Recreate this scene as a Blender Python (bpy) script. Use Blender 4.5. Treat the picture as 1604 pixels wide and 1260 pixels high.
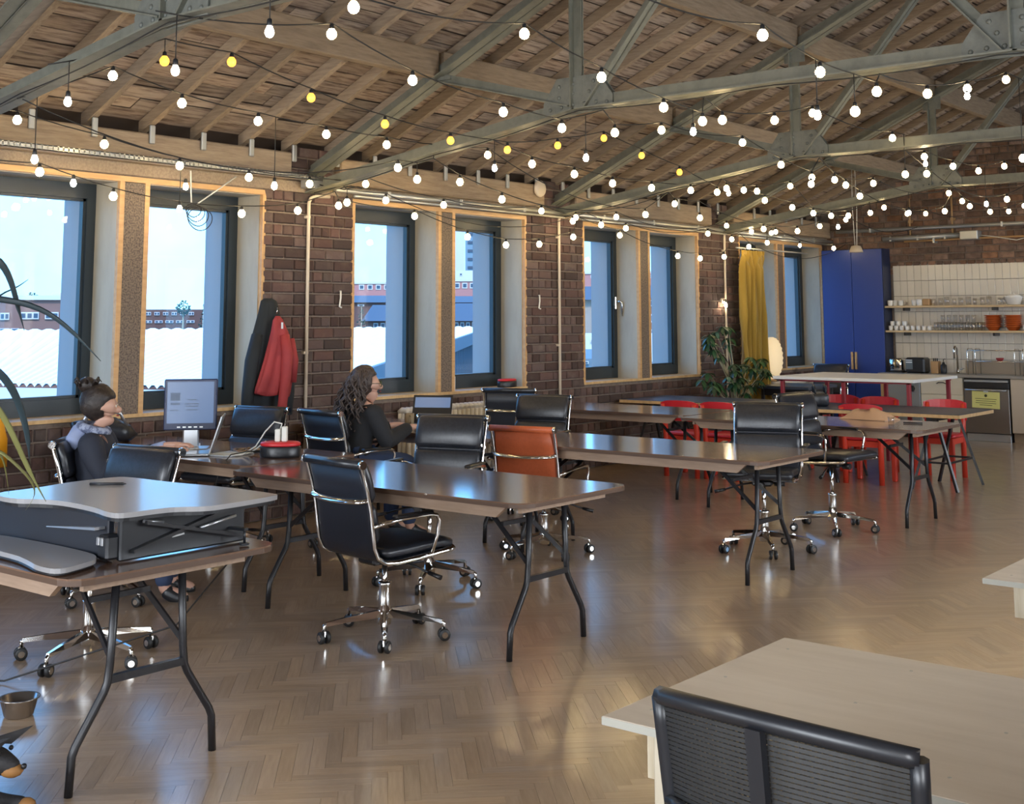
import bpy, bmesh, math, random
from mathutils import Vector, Matrix
from math import sin, cos, pi, radians as R
rnd = random.Random(7)
sc = bpy.context.scene
for o in list(bpy.data.objects): bpy.data.objects.remove(o)
col = sc.collection

# ------------------------------------------------------------------ camera
CAM = Vector((7.9, 0.0, 1.57))
FOC, PPX, PPY = 1953.06, 805.7, 257.1
_a, _b, _c = 0.680854, 0.123748, -0.0031057
_right = Vector((cos(_a), sin(_a), 0)); FWD = Vector((-sin(_a)*cos(_b), cos(_a)*cos(_b), sin(_b)))
_up = _right.cross(FWD)
RT = cos(_c)*_right + sin(_c)*_up; UP = -sin(_c)*_right + cos(_c)*_up
cam_d = bpy.data.cameras.new('camera'); cam = bpy.data.objects.new('camera', cam_d); col.objects.link(cam)
cam.matrix_world = Matrix(((RT.x, UP.x, -FWD.x, CAM.x), (RT.y, UP.y, -FWD.y, CAM.y), (RT.z, UP.z, -FWD.z, CAM.z), (0, 0, 0, 1)))
cam_d.sensor_fit = 'HORIZONTAL'; cam_d.sensor_width = 36; cam_d.lens = FOC/1604*36
cam_d.shift_x = (802-PPX)/1604; cam_d.shift_y = -(630-PPY)/1604
cam_d.clip_start = 0.05; cam_d.clip_end = 2000
sc.camera = cam
def ray(px, py): return FWD*FOC + RT*(px-PPX) - UP*(py-PPY)
def at_z(px, py, z): d = ray(px, py); return CAM + d*((z-CAM.z)/d.z)
def at_x(px, py, x): d = ray(px, py); return CAM + d*((x-CAM.x)/d.x)
def at_y(px, py, y): d = ray(px, py); return CAM + d*((y-CAM.y)/d.y)
def at_d(px, py, dist): d = ray(px, py); h = math.hypot(d.x, d.y); return CAM + d*(dist/h)
def proj(p):
    v = Vector(p)-CAM; w = v.dot(FWD)
    if w < .05: return None
    return (PPX+FOC*v.dot(RT)/w, PPY-FOC*v.dot(UP)/w, w)
def inframe(p, m=10):
    q = proj(p)
    return q is not None and -m < q[0] < 1604+m and -m < q[1] < 1260+m

# ------------------------------------------------------------------ world, sun, fill lamps, exposure
W = bpy.data.worlds.new('sky'); sc.world = W; W.use_nodes = True
nt = W.node_tree; nt.nodes.clear()
def N(t, typ, **k):
    n = t.nodes.new(typ)
    for a, b in k.items():
        if a in n.inputs: n.inputs[a].default_value = b
        else: setattr(n, a, b)
    return n
tc = N(nt, 'ShaderNodeTexCoord'); sep = N(nt, 'ShaderNodeSeparateXYZ'); nt.links.new(tc.outputs['Generated'], sep.inputs[0])
rmp = N(nt, 'ShaderNodeValToRGB'); nt.links.new(sep.outputs['Z'], rmp.inputs[0])
e = rmp.color_ramp.elements
e[0].position = 0.0; e[0].color = (.215, .60, 1.0, 1); e[1].position = .7; e[1].color = (.12, .36, .92, 1)
m = e.new(.18); m.color = (.165, .51, 1.0, 1)
noi = N(nt, 'ShaderNodeTexNoise', Scale=3.2, Detail=6.0, Roughness=.6); nt.links.new(tc.outputs['Generated'], noi.inputs['Vector'])
cr = N(nt, 'ShaderNodeValToRGB'); nt.links.new(noi.outputs[0], cr.inputs[0])
cr.color_ramp.elements[0].position = .50; cr.color_ramp.elements[0].color = (0, 0, 0, 1)
cr.color_ramp.elements[1].position = .72; cr.color_ramp.elements[1].color = (.75, .75, .75, 1)
mx = N(nt, 'ShaderNodeMixRGB'); nt.links.new(cr.outputs[0], mx.inputs[0]); nt.links.new(rmp.outputs[0], mx.inputs[1])
mx.inputs[2].default_value = (.30, .62, 1.0, 1)
SKY = 1.8
bg = N(nt, 'ShaderNodeBackground', Strength=SKY); nt.links.new(mx.outputs[0], bg.inputs[0])
wo = N(nt, 'ShaderNodeOutputWorld'); nt.links.new(bg.outputs[0], wo.inputs[0])

def sun(name, d, strength, ang, colr):
    l = bpy.data.lights.new(name, 'SUN'); l.energy = strength; l.angle = R(ang); l.color = colr
    o = bpy.data.objects.new(name, l); col.objects.link(o)
    o.rotation_euler = Vector(d).to_track_quat('-Z', 'Y').to_euler(); return o
sun('sun', (-.45, .55, -.70), 1.5, 12, (1, .96, .88))
def area(name, loc, d, sx, sy, power, colr=(1, 1, 1), portal=False):
    l = bpy.data.lights.new(name, 'AREA'); l.shape = 'RECTANGLE'; l.size = sx; l.size_y = sy; l.energy = power; l.color = colr
    if portal: l.cycles.is_portal = True
    o = bpy.data.objects.new(name, l); col.objects.link(o); o.location = loc
    o.rotation_euler = Vector(d).to_track_quat('-Z', 'Z').to_euler(); return o
GY0 = [.70, 4.12, 7.53, 10.93, 14.36]; GY1 = [3.12, 6.53, 9.92, 13.32, 16.78]
GM0 = [1.80, 5.21, 8.63, 12.01, 15.39]; GM1 = [2.03, 5.44, 8.84, 12.23, 15.60]
ZS, ZT = .90, 2.61
for i in range(5):
    area('window_portal', (-.62, (GY0[i]+GY1[i])/2, (ZS+ZT)/2), (1, 0, 0), GY1[i]-GY0[i], ZT-ZS, 1, portal=True)
RFILL = 150; RBACK = 150
for y in (-.3, 5.3, 8.7, 15.5):     # added fill lamps outside the panes of the unseen opposite wall
    area('daylight_fill', (9.25, y, 1.85), (-1, 0, -.12), 2.2, 1.6, RFILL, (1.0, .97, .93))
for x in (2.2, 6.4):  # more fill lamps, added behind the camera to light surfaces facing it
    area('daylight_fill', (x, -2.75, 1.8), (0, 1, .02), 2.5, 1.7, RBACK, (1.0, .98, .95))
sc.view_settings.view_transform = 'Standard'; sc.view_settings.look = 'None'
sc.view_settings.gamma = 1; sc.view_settings.use_curve_mapping = False
sc.view_settings.exposure = 1.15
try:
    sc.cycles.use_denoising = True; sc.cycles.max_bounces = 8; sc.cycles.diffuse_bounces = 4; sc.cycles.glossy_bounces = 4
    sc.cycles.transparent_max_bounces = 12; sc.cycles.caustics_reflective = False; sc.cycles.caustics_refractive = False
    sc.cycles.sample_clamp_indirect = 6
except Exception: pass

# ------------------------------------------------------------------ materials
MATS = {}
def mat(name, c, rough=.6, metal=0, spec=.5, emit=None, es=0, noise=None, bump=0, coat=0, coords='Object', stretch=(1, 1, 1), rand=0.0, cr=.12, sheen=0):
    """noise=(scale, colour2, lo, hi); rand = spread of value between pieces"""
    mt = bpy.data.materials.new(name); mt.use_nodes = True; t = mt.node_tree; b = t.nodes['Principled BSDF']
    b.inputs['Base Color'].default_value = (*c, 1); b.inputs['Roughness'].default_value = rough; b.inputs['Metallic'].default_value = metal
    b.inputs['Specular IOR Level'].default_value = spec; b.inputs['Coat Weight'].default_value = coat; b.inputs['Coat Roughness'].default_value = cr
    b.inputs['Sheen Weight'].default_value = sheen
    if emit: b.inputs['Emission Color'].default_value = (*emit, 1); b.inputs['Emission Strength'].default_value = es
    src = None
    if noise or rand or bump:
        tcn = N(t, 'ShaderNodeTexCoord'); oi = N(t, 'ShaderNodeObjectInfo'); ge = N(t, 'ShaderNodeNewGeometry')
        ad = N(t, 'ShaderNodeMath', operation='ADD'); t.links.new(oi.outputs['Random'], ad.inputs[0]); t.links.new(ge.outputs['Random Per Island'], ad.inputs[1])
        fr = N(t, 'ShaderNodeMath', operation='FRACT'); t.links.new(ad.outputs[0], fr.inputs[0])
        mp = N(t, 'ShaderNodeMapping'); mp.inputs['Scale'].default_value = stretch
        t.links.new(tcn.outputs[coords], mp.inputs[0])
        if rand:
            ml = N(t, 'ShaderNodeMath', operation='MULTIPLY'); ml.inputs[1].default_value = 37.0; t.links.new(fr.outputs[0], ml.inputs[0])
            cx = N(t, 'ShaderNodeCombineXYZ'); 
            for k in range(3): t.links.new(ml.outputs[0], cx.inputs[k])
            t.links.new(cx.outputs[0], mp.inputs['Location'])
        nz = N(t, 'ShaderNodeTexNoise', Scale=(noise[0] if noise else 30.0), Detail=5.0, Roughness=.6); t.links.new(mp.outputs[0], nz.inputs['Vector'])
        if noise:
            rp = N(t, 'ShaderNodeValToRGB'); t.links.new(nz.outputs[0], rp.inputs[0])
            rp.color_ramp.elements[0].position = noise[2]; rp.color_ramp.elements[0].color = (*c, 1)
            rp.color_ramp.elements[1].position = noise[3]; rp.color_ramp.elements[1].color = (*noise[1], 1)
            src = rp.outputs[0]
        if rand:
            hs = N(t, 'ShaderNodeHueSaturation')
            mr = N(t, 'ShaderNodeMapRange'); t.links.new(fr.outputs[0], mr.inputs[0]); mr.inputs[3].default_value = 1-rand; mr.inputs[4].default_value = 1+rand
            t.links.new(mr.outputs[0], hs.inputs['Value'])
            m7 = N(t, 'ShaderNodeMath', operation='MULTIPLY'); m7.inputs[1].default_value = 7.31; t.links.new(fr.outputs[0], m7.inputs[0])
            f7 = N(t, 'ShaderNodeMath', operation='FRACT'); t.links.new(m7.outputs[0], f7.inputs[0])
            mr2 = N(t, 'ShaderNodeMapRange'); t.links.new(f7.outputs[0], mr2.inputs[0]); mr2.inputs[3].default_value = 1-rand*.5; mr2.inputs[4].default_value = 1+rand*.5
            t.links.new(mr2.outputs[0], hs.inputs['Saturation'])
            if src: t.links.new(src, hs.inputs['Color'])
            else: hs.inputs['Color'].default_value = (*c, 1)
            src = hs.outputs[0]
        if src: t.links.new(src, b.inputs['Base Color'])
        if bump:
            bp = N(t, 'ShaderNodeBump', Strength=bump, Distance=.01); t.links.new(nz.outputs[0], bp.inputs['Height']); t.links.new(bp.outputs[0], b.inputs['Normal'])
    MATS[name] = mt; return mt
def glassmat(name, tint, f=.025, rough=0.0):
    mt = bpy.data.materials.new(name); mt.use_nodes = True; t = mt.node_tree; t.nodes.clear()
    tr = N(t, 'ShaderNodeBsdfTransparent'); tr.inputs[0].default_value = (*tint, 1)
    gl = N(t, 'ShaderNodeBsdfGlossy'); gl.inputs['Roughness'].default_value = rough
    lw = N(t, 'ShaderNodeLayerWeight'); lw.inputs[0].default_value = .5
    pw = N(t, 'ShaderNodeMath', operation='POWER'); t.links.new(lw.outputs['Facing'], pw.inputs[0]); pw.inputs[1].default_value = 5.0
    ma = N(t, 'ShaderNodeMath', operation='MULTIPLY_ADD'); t.links.new(pw.outputs[0], ma.inputs[0]); ma.inputs[1].default_value = .8; ma.inputs[2].default_value = f
    mxs = N(t, 'ShaderNodeMixShader'); t.links.new(ma.outputs[0], mxs.inputs[0]); t.links.new(tr.outputs[0], mxs.inputs[1]); t.links.new(gl.outputs[0], mxs.inputs[2])
    ou = N(t, 'ShaderNodeOutputMaterial'); t.links.new(mxs.outputs[0], ou.inputs[0]); MATS[name] = mt
M = MATS
mat('mortar', (.20, .155, .125), .95, noise=(30, (.14, .11, .09), .4, .7), bump=.4)
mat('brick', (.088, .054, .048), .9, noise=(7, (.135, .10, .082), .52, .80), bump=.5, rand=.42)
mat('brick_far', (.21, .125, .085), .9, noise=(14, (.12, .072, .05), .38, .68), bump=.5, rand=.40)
mat('board', (.30, .232, .178), .85, noise=(6, (.12, .078, .058), .44, .66), bump=.35, coords='UV', stretch=(.7, 6, 1), rand=.32)
mat('rafter', (.29, .222, .155), .8, noise=(6, (.20, .145, .10), .35, .7), bump=.2, stretch=(1, 9, 9), rand=.16)
mat('beam', (.30, .225, .15), .8, noise=(5, (.20, .14, .09), .35, .7), bump=.25, stretch=(9, 1, 9), rand=.12)
mat('steel', (.165, .165, .132), .5, spec=.5, noise=(12, (.12, .122, .098), .4, .7), rand=.06)
mat('steel_plate', (.15, .155, .135), .5, noise=(20, (.11, .115, .10), .4, .7))
mat('galv', (.42, .42, .40), .4, .6)
mat('white_pipe', (.62, .52, .40), .4)
mat('floor_base', (.26, .175, .11), .6)
mat('roof_dark', (.07, .045, .03), .9)
mat('plank', (.39, .285, .195), .32, spec=.5, noise=(5, (.30, .212, .14), .35, .7), coords='UV', stretch=(1.2, 14, 1), rand=.13, coat=.75, cr=.17)
mat('ply', (.43, .385, .295), .55, noise=(4, (.38, .33, .25), .4, .7), stretch=(2, 2, .6))
mat('ply_edge', (.62, .42, .20), .5, noise=(6, (.50, .30, .13), .4, .7), stretch=(4, 4, 1))
mat('pine', (.58, .35, .155), .45, noise=(5, (.48, .27, .11), .4, .7), stretch=(6, 1, 6))
mat('chipboard', (.20, .15, .11), .7, noise=(75, (.075, .055, .045), .42, .62))
mat('frame', (.022, .032, .040), .35)
mat('reveal_out', (.42, .40, .38), .7)
glassmat('pane', (.97, .985, 1.0))
glassmat('glassware', (.985, .99, .995), .14)
mat('walnut', (.19, .112, .074), .17, spec=.5, noise=(4, (.145, .08, .05), .38, .68), stretch=(1.2, 12, 12), coat=.8)
mat('walnut_edge', (.10, .06, .04), .4)
mat('apron', (.36, .25, .175), .5, noise=(5, (.28, .19, .13), .4, .7), stretch=(1, 10, 10))
mat('black_metal', (.012, .012, .014), .35)
mat('leather', (.020, .022, .029), .33, spec=.55, noise=(60, (.010, .012, .016), .4, .7), bump=.06)
mat('leather_back', (.012, .015, .024), .45)
mat('leather_orange', (.52, .115, .040), .42, noise=(50, (.46, .10, .034), .4, .7), bump=.05)
mat('chrome', (.78, .77, .74), .08, 1)
mat('rubber', (.012, .012, .012), .5)
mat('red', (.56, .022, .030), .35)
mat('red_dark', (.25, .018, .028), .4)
mat('red2', (.62, .05, .025), .35)
mat('desk_ply', (.53, .46, .375), .5, noise=(3, (.47, .40, .32), .35, .7), stretch=(1, 6, 6))
mat('desk_edge', (.36, .35, .30), .6)
mat('leg_wood', (.50, .44, .33), .6, noise=(4, (.40, .33, .22), .4, .7), stretch=(9, 9, 1))
mat('black_plastic', (.010, .011, .014), .38)
mat('dark_panel', (.011, .013, .020), .5)
mat('conv_top', (.30, .295, .30), .34, coat=.35)
mat('lino', (.035, .05, .085), .35)
mat('white_paint', (.74, .73, .69), .4)
mat('cream_rad', (.66, .60, .50), .4)
mat('blue_paint', (.022, .050, .235), .42)
mat('blue_dark', (.012, .020, .055), .5)
mat('tile', (.66, .62, .55), .18, rand=.05)
mat('grout', (.22, .20, .18), .9)
mat('shelf', (.60, .44, .25), .5)
mat('cream', (.68, .64, .52), .45)
mat('beige', (.54, .47, .38), .45)
mat('stainless', (.30, .28, .26), .30, .85)
mat('stainless_light', (.55, .60, .64), .25, .7)
mat('worktop', (.30, .28, .25), .35)
mat('splash', (.30, .24, .18), .5)
mat('porcelain', (.78, .77, .74), .2)
mat('terracotta', (.50, .105, .020), .35)
mat('curtain', (.32, .20, .022), .8, sheen=.3)
mat('leaf', (.030, .085, .035), .30, noise=(8, (.018, .050, .025), .4, .7), rand=.35)
mat('leaf_blue', (.06, .13, .10), .28, rand=.3)
mat('strap_leaf', (.022, .040, .050), .4)
mat('strap_leaf2', (.15, .15, .05), .5)
mat('stem', (.30, .27, .17), .7)
mat('pot', (.20, .30, .36), .4)
mat('skin', (.52, .30, .22), .5)
mat('hair_dark', (.018, .012, .010), .5, noise=(40, (.04, .028, .022), .4, .7), bump=.5)
mat('hair_brown', (.040, .026, .022), .55, noise=(60, (.10, .075, .065), .45, .72), bump=.6)
mat('jacket_navy', (.016, .020, .034), .8)
mat('jacket_black', (.012, .013, .016), .85)
mat('scarf', (.10, .12, .20), .8, noise=(30, (.32, .36, .48), .45, .55))
mat('lilac', (.30, .36, .55), .8)
mat('denim', (.03, .05, .11), .8)
mat('coat_black', (.012, .016, .020), .85)
mat('coat_red', (.33, .035, .038), .75, noise=(5, (.25, .026, .03), .4, .7))
mat('screen', (.02, .02, .03), .2, emit=(.13, .21, .38), es=.42)
mat('screen_mark', (.10, .14, .22), .4)
mat('navy_plastic', (.015, .025, .075), .35)
mat('silver', (.55, .56, .58), .3, .8)
mat('paper', (.72, .78, .84), .7)
mat('mug', (.26, .20, .12), .4)
mat('yellow', (.75, .33, .01), .5)
mat('cable_w', (.68, .68, .62), .5)
mat('cable_b', (.015, .014, .013), .6)
mat('brown_bag', (.55, .33, .19), .7)
mat('note', (.74, .74, .28), .7)
mat('ink', (.06, .07, .03), .7)
mat('knife_wood', (.42, .25, .11), .5)
mat('dog_black', (.012, .011, .012), .7, bump=.3, noise=(60, (.022, .02, .02), .4, .7))
mat('dog_tan', (.28, .13, .035), .7)
mat('collar', (.25, .05, .10), .6)
mat('bowl', (.40, .36, .32), .2, .9)
mat('bulb_on', (1, .9, .7), .4, emit=(1.0, .74, .36), es=24)
mat('bulb_clear', (1, .9, .8), .3, emit=(1.0, .78, .50), es=52)
mat('bulb_amber', (1, .5, .1), .4, emit=(1.0, .42, .035), es=1.35)
mat('lantern', (.85, .72, .5), .7, emit=(1.0, .72, .38), es=.20)
mat('shade', (.50, .42, .32), .5)
mat('out_roof', (.86, .90, .90), .7, rand=.03)
mat('out_fascia', (.12, .15, .17), .7)
mat('out_clad', (.12, .14, .16), .7)
mat('out_brick', (.24, .125, .095), .9)
mat('out_brick2', (.13, .065, .05), .9)
mat('out_stone', (.36, .28, .22), .9)
mat('out_slate', (.06, .075, .095), .8)
mat('out_white', (.60, .55, .52), .8)
mat('out_red', (.45, .19, .16), .8)
mat('out_glass', (.05, .08, .11), .3)
mat('out_tower', (.17, .23, .26), .7)
mat('out_tree', (.025, .060, .045), .9)
mat('out_grey', (.25, .25, .25), .8)

# ------------------------------------------------------------------ mesh helpers
class MB:
    def __init__(s): s.v = []; s.f = []; s.sm = []; s.uv = []
    def add(s, vs, fs, smooth=False, uvs=None):
        n = len(s.v); s.v += [tuple(v) for v in vs]
        for k, f in enumerate(fs):
            s.f.append(tuple(i+n for i in f)); s.sm.append(smooth)
            s.uv.append([uvs[i] for i in f] if uvs else None)
        return s
    def box(s, x0, y0, z0, x1, y1, z1):
        x0, x1 = min(x0, x1), max(x0, x1); y0, y1 = min(y0, y1), max(y0, y1); z0, z1 = min(z0, z1), max(z0, z1)
        return s.add([(x0, y0, z0), (x1, y0, z0), (x1, y1, z0), (x0, y1, z0), (x0, y0, z1), (x1, y0, z1), (x1, y1, z1), (x0, y1, z1)],
                     [(0, 3, 2, 1), (4, 5, 6, 7), (0, 1, 5, 4), (1, 2, 6, 5), (2, 3, 7, 6), (3, 0, 4, 7)])
    def cbox(s, x0, y0, z0, x1, y1, z1, c=.01, smooth=False, mtx=None):
        """box with chamfered edges"""
        b = bmesh.new(); bmesh.ops.create_cube(b, size=1)
        for v in b.verts: v.co = Vector(((x0+x1)/2+v.co.x*abs(x1-x0), (y0+y1)/2+v.co.y*abs(y1-y0), (z0+z1)/2+v.co.z*abs(z1-z0)))
        bmesh.ops.bevel(b, geom=list(b.edges), offset=c, segments=1 if not smooth else 2, affect='EDGES', profile=.5)
        if mtx: bmesh.ops.transform(b, matrix=mtx, verts=list(b.verts))
        b.verts.index_update(); s.add([v.co.copy() for v in b.verts], [[v.index for v in f.verts] for f in b.faces], smooth); b.free(); return s
    def tube(s, pts, r, n=8, smooth=True, flat=1.0):
        pts = [Vector(p) for p in pts]; rs = r if isinstance(r, (list, tuple)) else [r]*len(pts)
        d = (pts[1]-pts[0]).normalized(); u = d.orthogonal().normalized(); vs = []; fs = []
        for i, p in enumerate(pts):
            d2 = ((pts[min(i+1, len(pts)-1)]-pts[max(i-1, 0)])).normalized()
            q = d.rotation_difference(d2); u = q @ u; d = d2; u = (u-d*u.dot(d)).normalized(); w = d.cross(u)
            for k in range(n):
                a = 2*pi*k/n; vs.append(p+(u*cos(a)+w*sin(a)*flat)*rs[i])
        for i in range(len(pts)-1):
            for k in range(n): fs.append((i*n+k, i*n+(k+1) % n, (i+1)*n+(k+1) % n, (i+1)*n+k))
        s.add(vs, fs, smooth); b = len(s.v)-len(vs)
        s.f.append(tuple(b+k for k in reversed(range(n)))); s.sm.append(False); s.uv.append(None)
        s.f.append(tuple(b+(len(pts)-1)*n+k for k in range(n))); s.sm.append(False); s.uv.append(None)
        return s
    def bar(s, p0, p1, w, h, up=(0, 0, 1)):
        p0, p1 = Vector(p0), Vector(p1); d = (p1-p0).normalized(); up = Vector(up); sd = d.cross(up)
        if sd.length < 1e-4: sd = d.orthogonal()
        sd.normalize(); u2 = sd.cross(d).normalized(); vs = []
        for p in (p0, p1):
            for a, b in ((-1, -1), (1, -1), (1, 1), (-1, 1)): vs.append(p+sd*(a*w/2)+u2*(b*h/2))
        return s.add(vs, [(0, 1, 2, 3), (7, 6, 5, 4), (0, 4, 5, 1), (1, 5, 6, 2), (2, 6, 7, 3), (3, 7, 4, 0)])
    def lathe(s, prof, n=16, c=(0, 0, 0), smooth=True, sx=1, sy=1):
        vs = []; fs = []; c = Vector(c)
        for r, z in prof:
            for k in range(n): a = 2*pi*k/n; vs.append(c+Vector((r*cos(a)*sx, r*sin(a)*sy, z)))
        for i in range(len(prof)-1):
            for k in range(n): fs.append((i*n+k, i*n+(k+1) % n, (i+1)*n+(k+1) % n, (i+1)*n+k))
        fs.append(tuple(reversed(range(n)))); fs.append(tuple((len(prof)-1)*n+k for k in range(n)))
        return s.add(vs, fs, smooth)
    def sphere(s, c, r, n=12, m=7, sc=(1, 1, 1)):
        prof = [(max(r*sin(pi*i/m), r*.02), -r*cos(pi*i/m)) for i in range(m+1)]
        b = len(s.v); s.lathe(prof, n)
        for i in range(b, len(s.v)):
            v = s.v[i]; s.v[i] = (c[0]+v[0]*sc[0], c[1]+v[1]*sc[1], c[2]+v[2]*sc[2])
        return s
    def cyl(s, p0, p1, r, n=12, smooth=True): return s.tube([p0, p1], r, n, smooth)
    def prism(s, poly, z0, z1):
        n = len(poly); vs = [(x, y, z0) for x, y in poly]+[(x, y, z1) for x, y in poly]
        fs = [tuple(reversed(range(n))), tuple(range(n, 2*n))]+[(i, (i+1) % n, n+(i+1) % n, n+i) for i in range(n)]
        return s.add(vs, fs)
    def pad(s, path, w, t, n=12, pw=4.0, normal_up=True):
        """cushion swept along path (x,z) in the xz plane, width w along y, thickness t"""
        pts = [Vector((x, 0, z)) for x, z in path]; vs = []; fs = []; L = len(pts)
        for i, p in enumerate(pts):
            d = (pts[min(i+1, L-1)]-pts[max(i-1, 0)]).normalized(); nn = Vector((-d.z, 0, d.x))
            k = 1.0 if 0 < i < L-1 else .55; kw = 1.0 if 0 < i < L-1 else .94
            for j in range(n):
                a = 2*pi*j/n; ca, sa = cos(a), sin(a)
                yy = math.copysign(abs(ca)**(2/pw), ca)*w/2*kw; tt = math.copysign(abs(sa)**(2/pw*1.6), sa)*t/2*k
                vs.append(p+Vector((0, yy, 0))+nn*tt)
        for i in range(L-1):
            for j in range(n): fs.append((i*n+j, i*n+(j+1) % n, (i+1)*n+(j+1) % n, (i+1)*n+j))
        fs.append(tuple(reversed(range(n)))); fs.append(tuple((L-1)*n+j for j in range(n)))
        return s.add(vs, fs, True)
    def mesh(s, name, m):
        me = bpy.data.meshes.new(name); me.from_pydata(s.v, [], s.f); me.materials.append(M[m] if isinstance(m, str) else m)
        for p, k in zip(me.polygons, s.sm): p.use_smooth = k
        if any(u for u in s.uv):
            ul = me.uv_layers.new(name='UVMap'); i = 0
            for f, u in zip(s.f, s.uv):
                for k in range(len(f)):
                    ul.data[i].uv = u[k] if u else (0, 0); i += 1
        bm = bmesh.new(); bm.from_mesh(me); bmesh.ops.recalc_face_normals(bm, faces=bm.faces); bm.to_mesh(me); bm.free()
        return me
    def build(s, name, m, parent=None, **k):
        return link(name, s.mesh(name, m), parent, **k)
def link(name, me, parent=None, loc=None, rot=None, scale=None, **k):
    o = bpy.data.objects.new(name, me); col.objects.link(o)
    if parent: o.parent = parent
    if loc is not None: o.location = loc
    if rot is not None: o.rotation_euler = rot
    if scale is not None: o.scale = scale
    for a, b in k.items(): o[a] = b
    return o
def thing(name, label, cat, loc=(0, 0, 0), rz=0, group=None):
    o = bpy.data.objects.new(name, None); col.objects.link(o); o.location = loc; o.rotation_euler = (0, 0, rz); o.empty_display_size = .1
    o['label'] = label; o['category'] = cat
    if group: o['group'] = group
    return o
def tag(o, label, cat, group=None):
    o['label'] = label; o['category'] = cat
    if group: o['group'] = group
    return o
def struct(o): o['kind'] = 'structure'; return o
def dup(r, loc=None, rz=None, label=None):
    n = r.copy(); col.objects.link(n)
    if loc is not None: n.location = loc
    if rz is not None: n.rotation_euler = (0, 0, rz)
    if label: n['label'] = label
    for ch in list(r.children):
        c = ch.copy(); col.objects.link(c); c.parent = n
        for g in list(ch.children):
            d = g.copy(); col.objects.link(d); d.parent = c
    return n
def wave(n, *fs):
    return [sum(a*sin(2*pi*f*i/n+p) for a, f, p in fs) for i in range(n)]
# ------------------------------------------------------------------ room shell
RX, YB, YF = 8.6, -2.0, 16.97
floor = struct(MB().box(-.6, YB-.3, -.2, RX+.6, YF+.3, -.006).build('floor', 'floor_base'))
# herringbone oak blocks laid at 45 degrees
BL, BW = .33, .055
def block_mesh(L, w, seed):
    r = random.Random(seed); a = .0005; h = .0; mb = MB()
    vs = [(a, a, -.006), (L-a, a, -.006), (L-a, w-a, -.006), (a, w-a, -.006), (a, a, h), (L-a, a, h), (L-a, w-a, h), (a, w-a, h)]
    mb.add(vs, [(4, 5, 6, 7), (0, 1, 5, 4), (1, 2, 6, 5), (2, 3, 7, 6), (3, 0, 4, 7)], False, [(v[0], v[1]) for v in vs]); return mb
blk = [block_mesh(BL, BW, k).mesh('floor_block', 'plank') for k in range(2)]
c45 = cos(pi/4); blocks = []
n = 330
for i in range(-n, n):
    for j in range(-40, 41):
        ox, oy = i*BW+j*BL, i*BW-j*BL
        for (bx, by, rz) in ((ox, oy, 0), (ox+BL+BW, oy+BW-BL, pi/2)):
            X = bx*c45-by*c45; Y = bx*c45+by*c45
            X += 4.0; Y += 2.0
            if .02 < X < RX-.02 and 1.2 < Y < YF-.1: blocks.append((X, Y, rz+pi/4))
def bl_rank(b):
    ax = b[2]; p = (b[0]+BL/2*cos(ax)-BW/2*sin(ax), b[1]+BL/2*sin(ax)+BW/2*cos(ax), 0)
    if not inframe(p, 5): return 1e9
    q = proj(p)
    if q[0] > 935 and q[1] > 1120 - (q[0]-938)*.40 and q[1] > 1001: return 1e8+q[2]     # behind the near desk
    return q[2]
blocks.sort(key=bl_rank)
for k, (X, Y, rz) in enumerate(blocks[:300]):
    link('floor_block', blk[0], floor, (X, Y, 0), (0, 0, rz))
mb = MB()
for (X, Y, rz) in blocks[300:]:
    if not inframe((X, Y, 0), 90) and Y > 4.5: continue
    a = .0005; c, s_ = cos(rz), sin(rz); pts = [(a, a), (BL-a, a), (BL-a, BW-a), (a, BW-a)]; of = rnd.random()*20
    vs = [(X+x*c-y*s_, Y+x*s_+y*c, 0) for x, y in pts]
    mb.add(vs, [(0, 1, 2, 3)], False, [(x+of, y+of) for x, y in pts])
mb.build('floor_blocks_beyond', 'plank', floor, kind='stuff')

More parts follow.
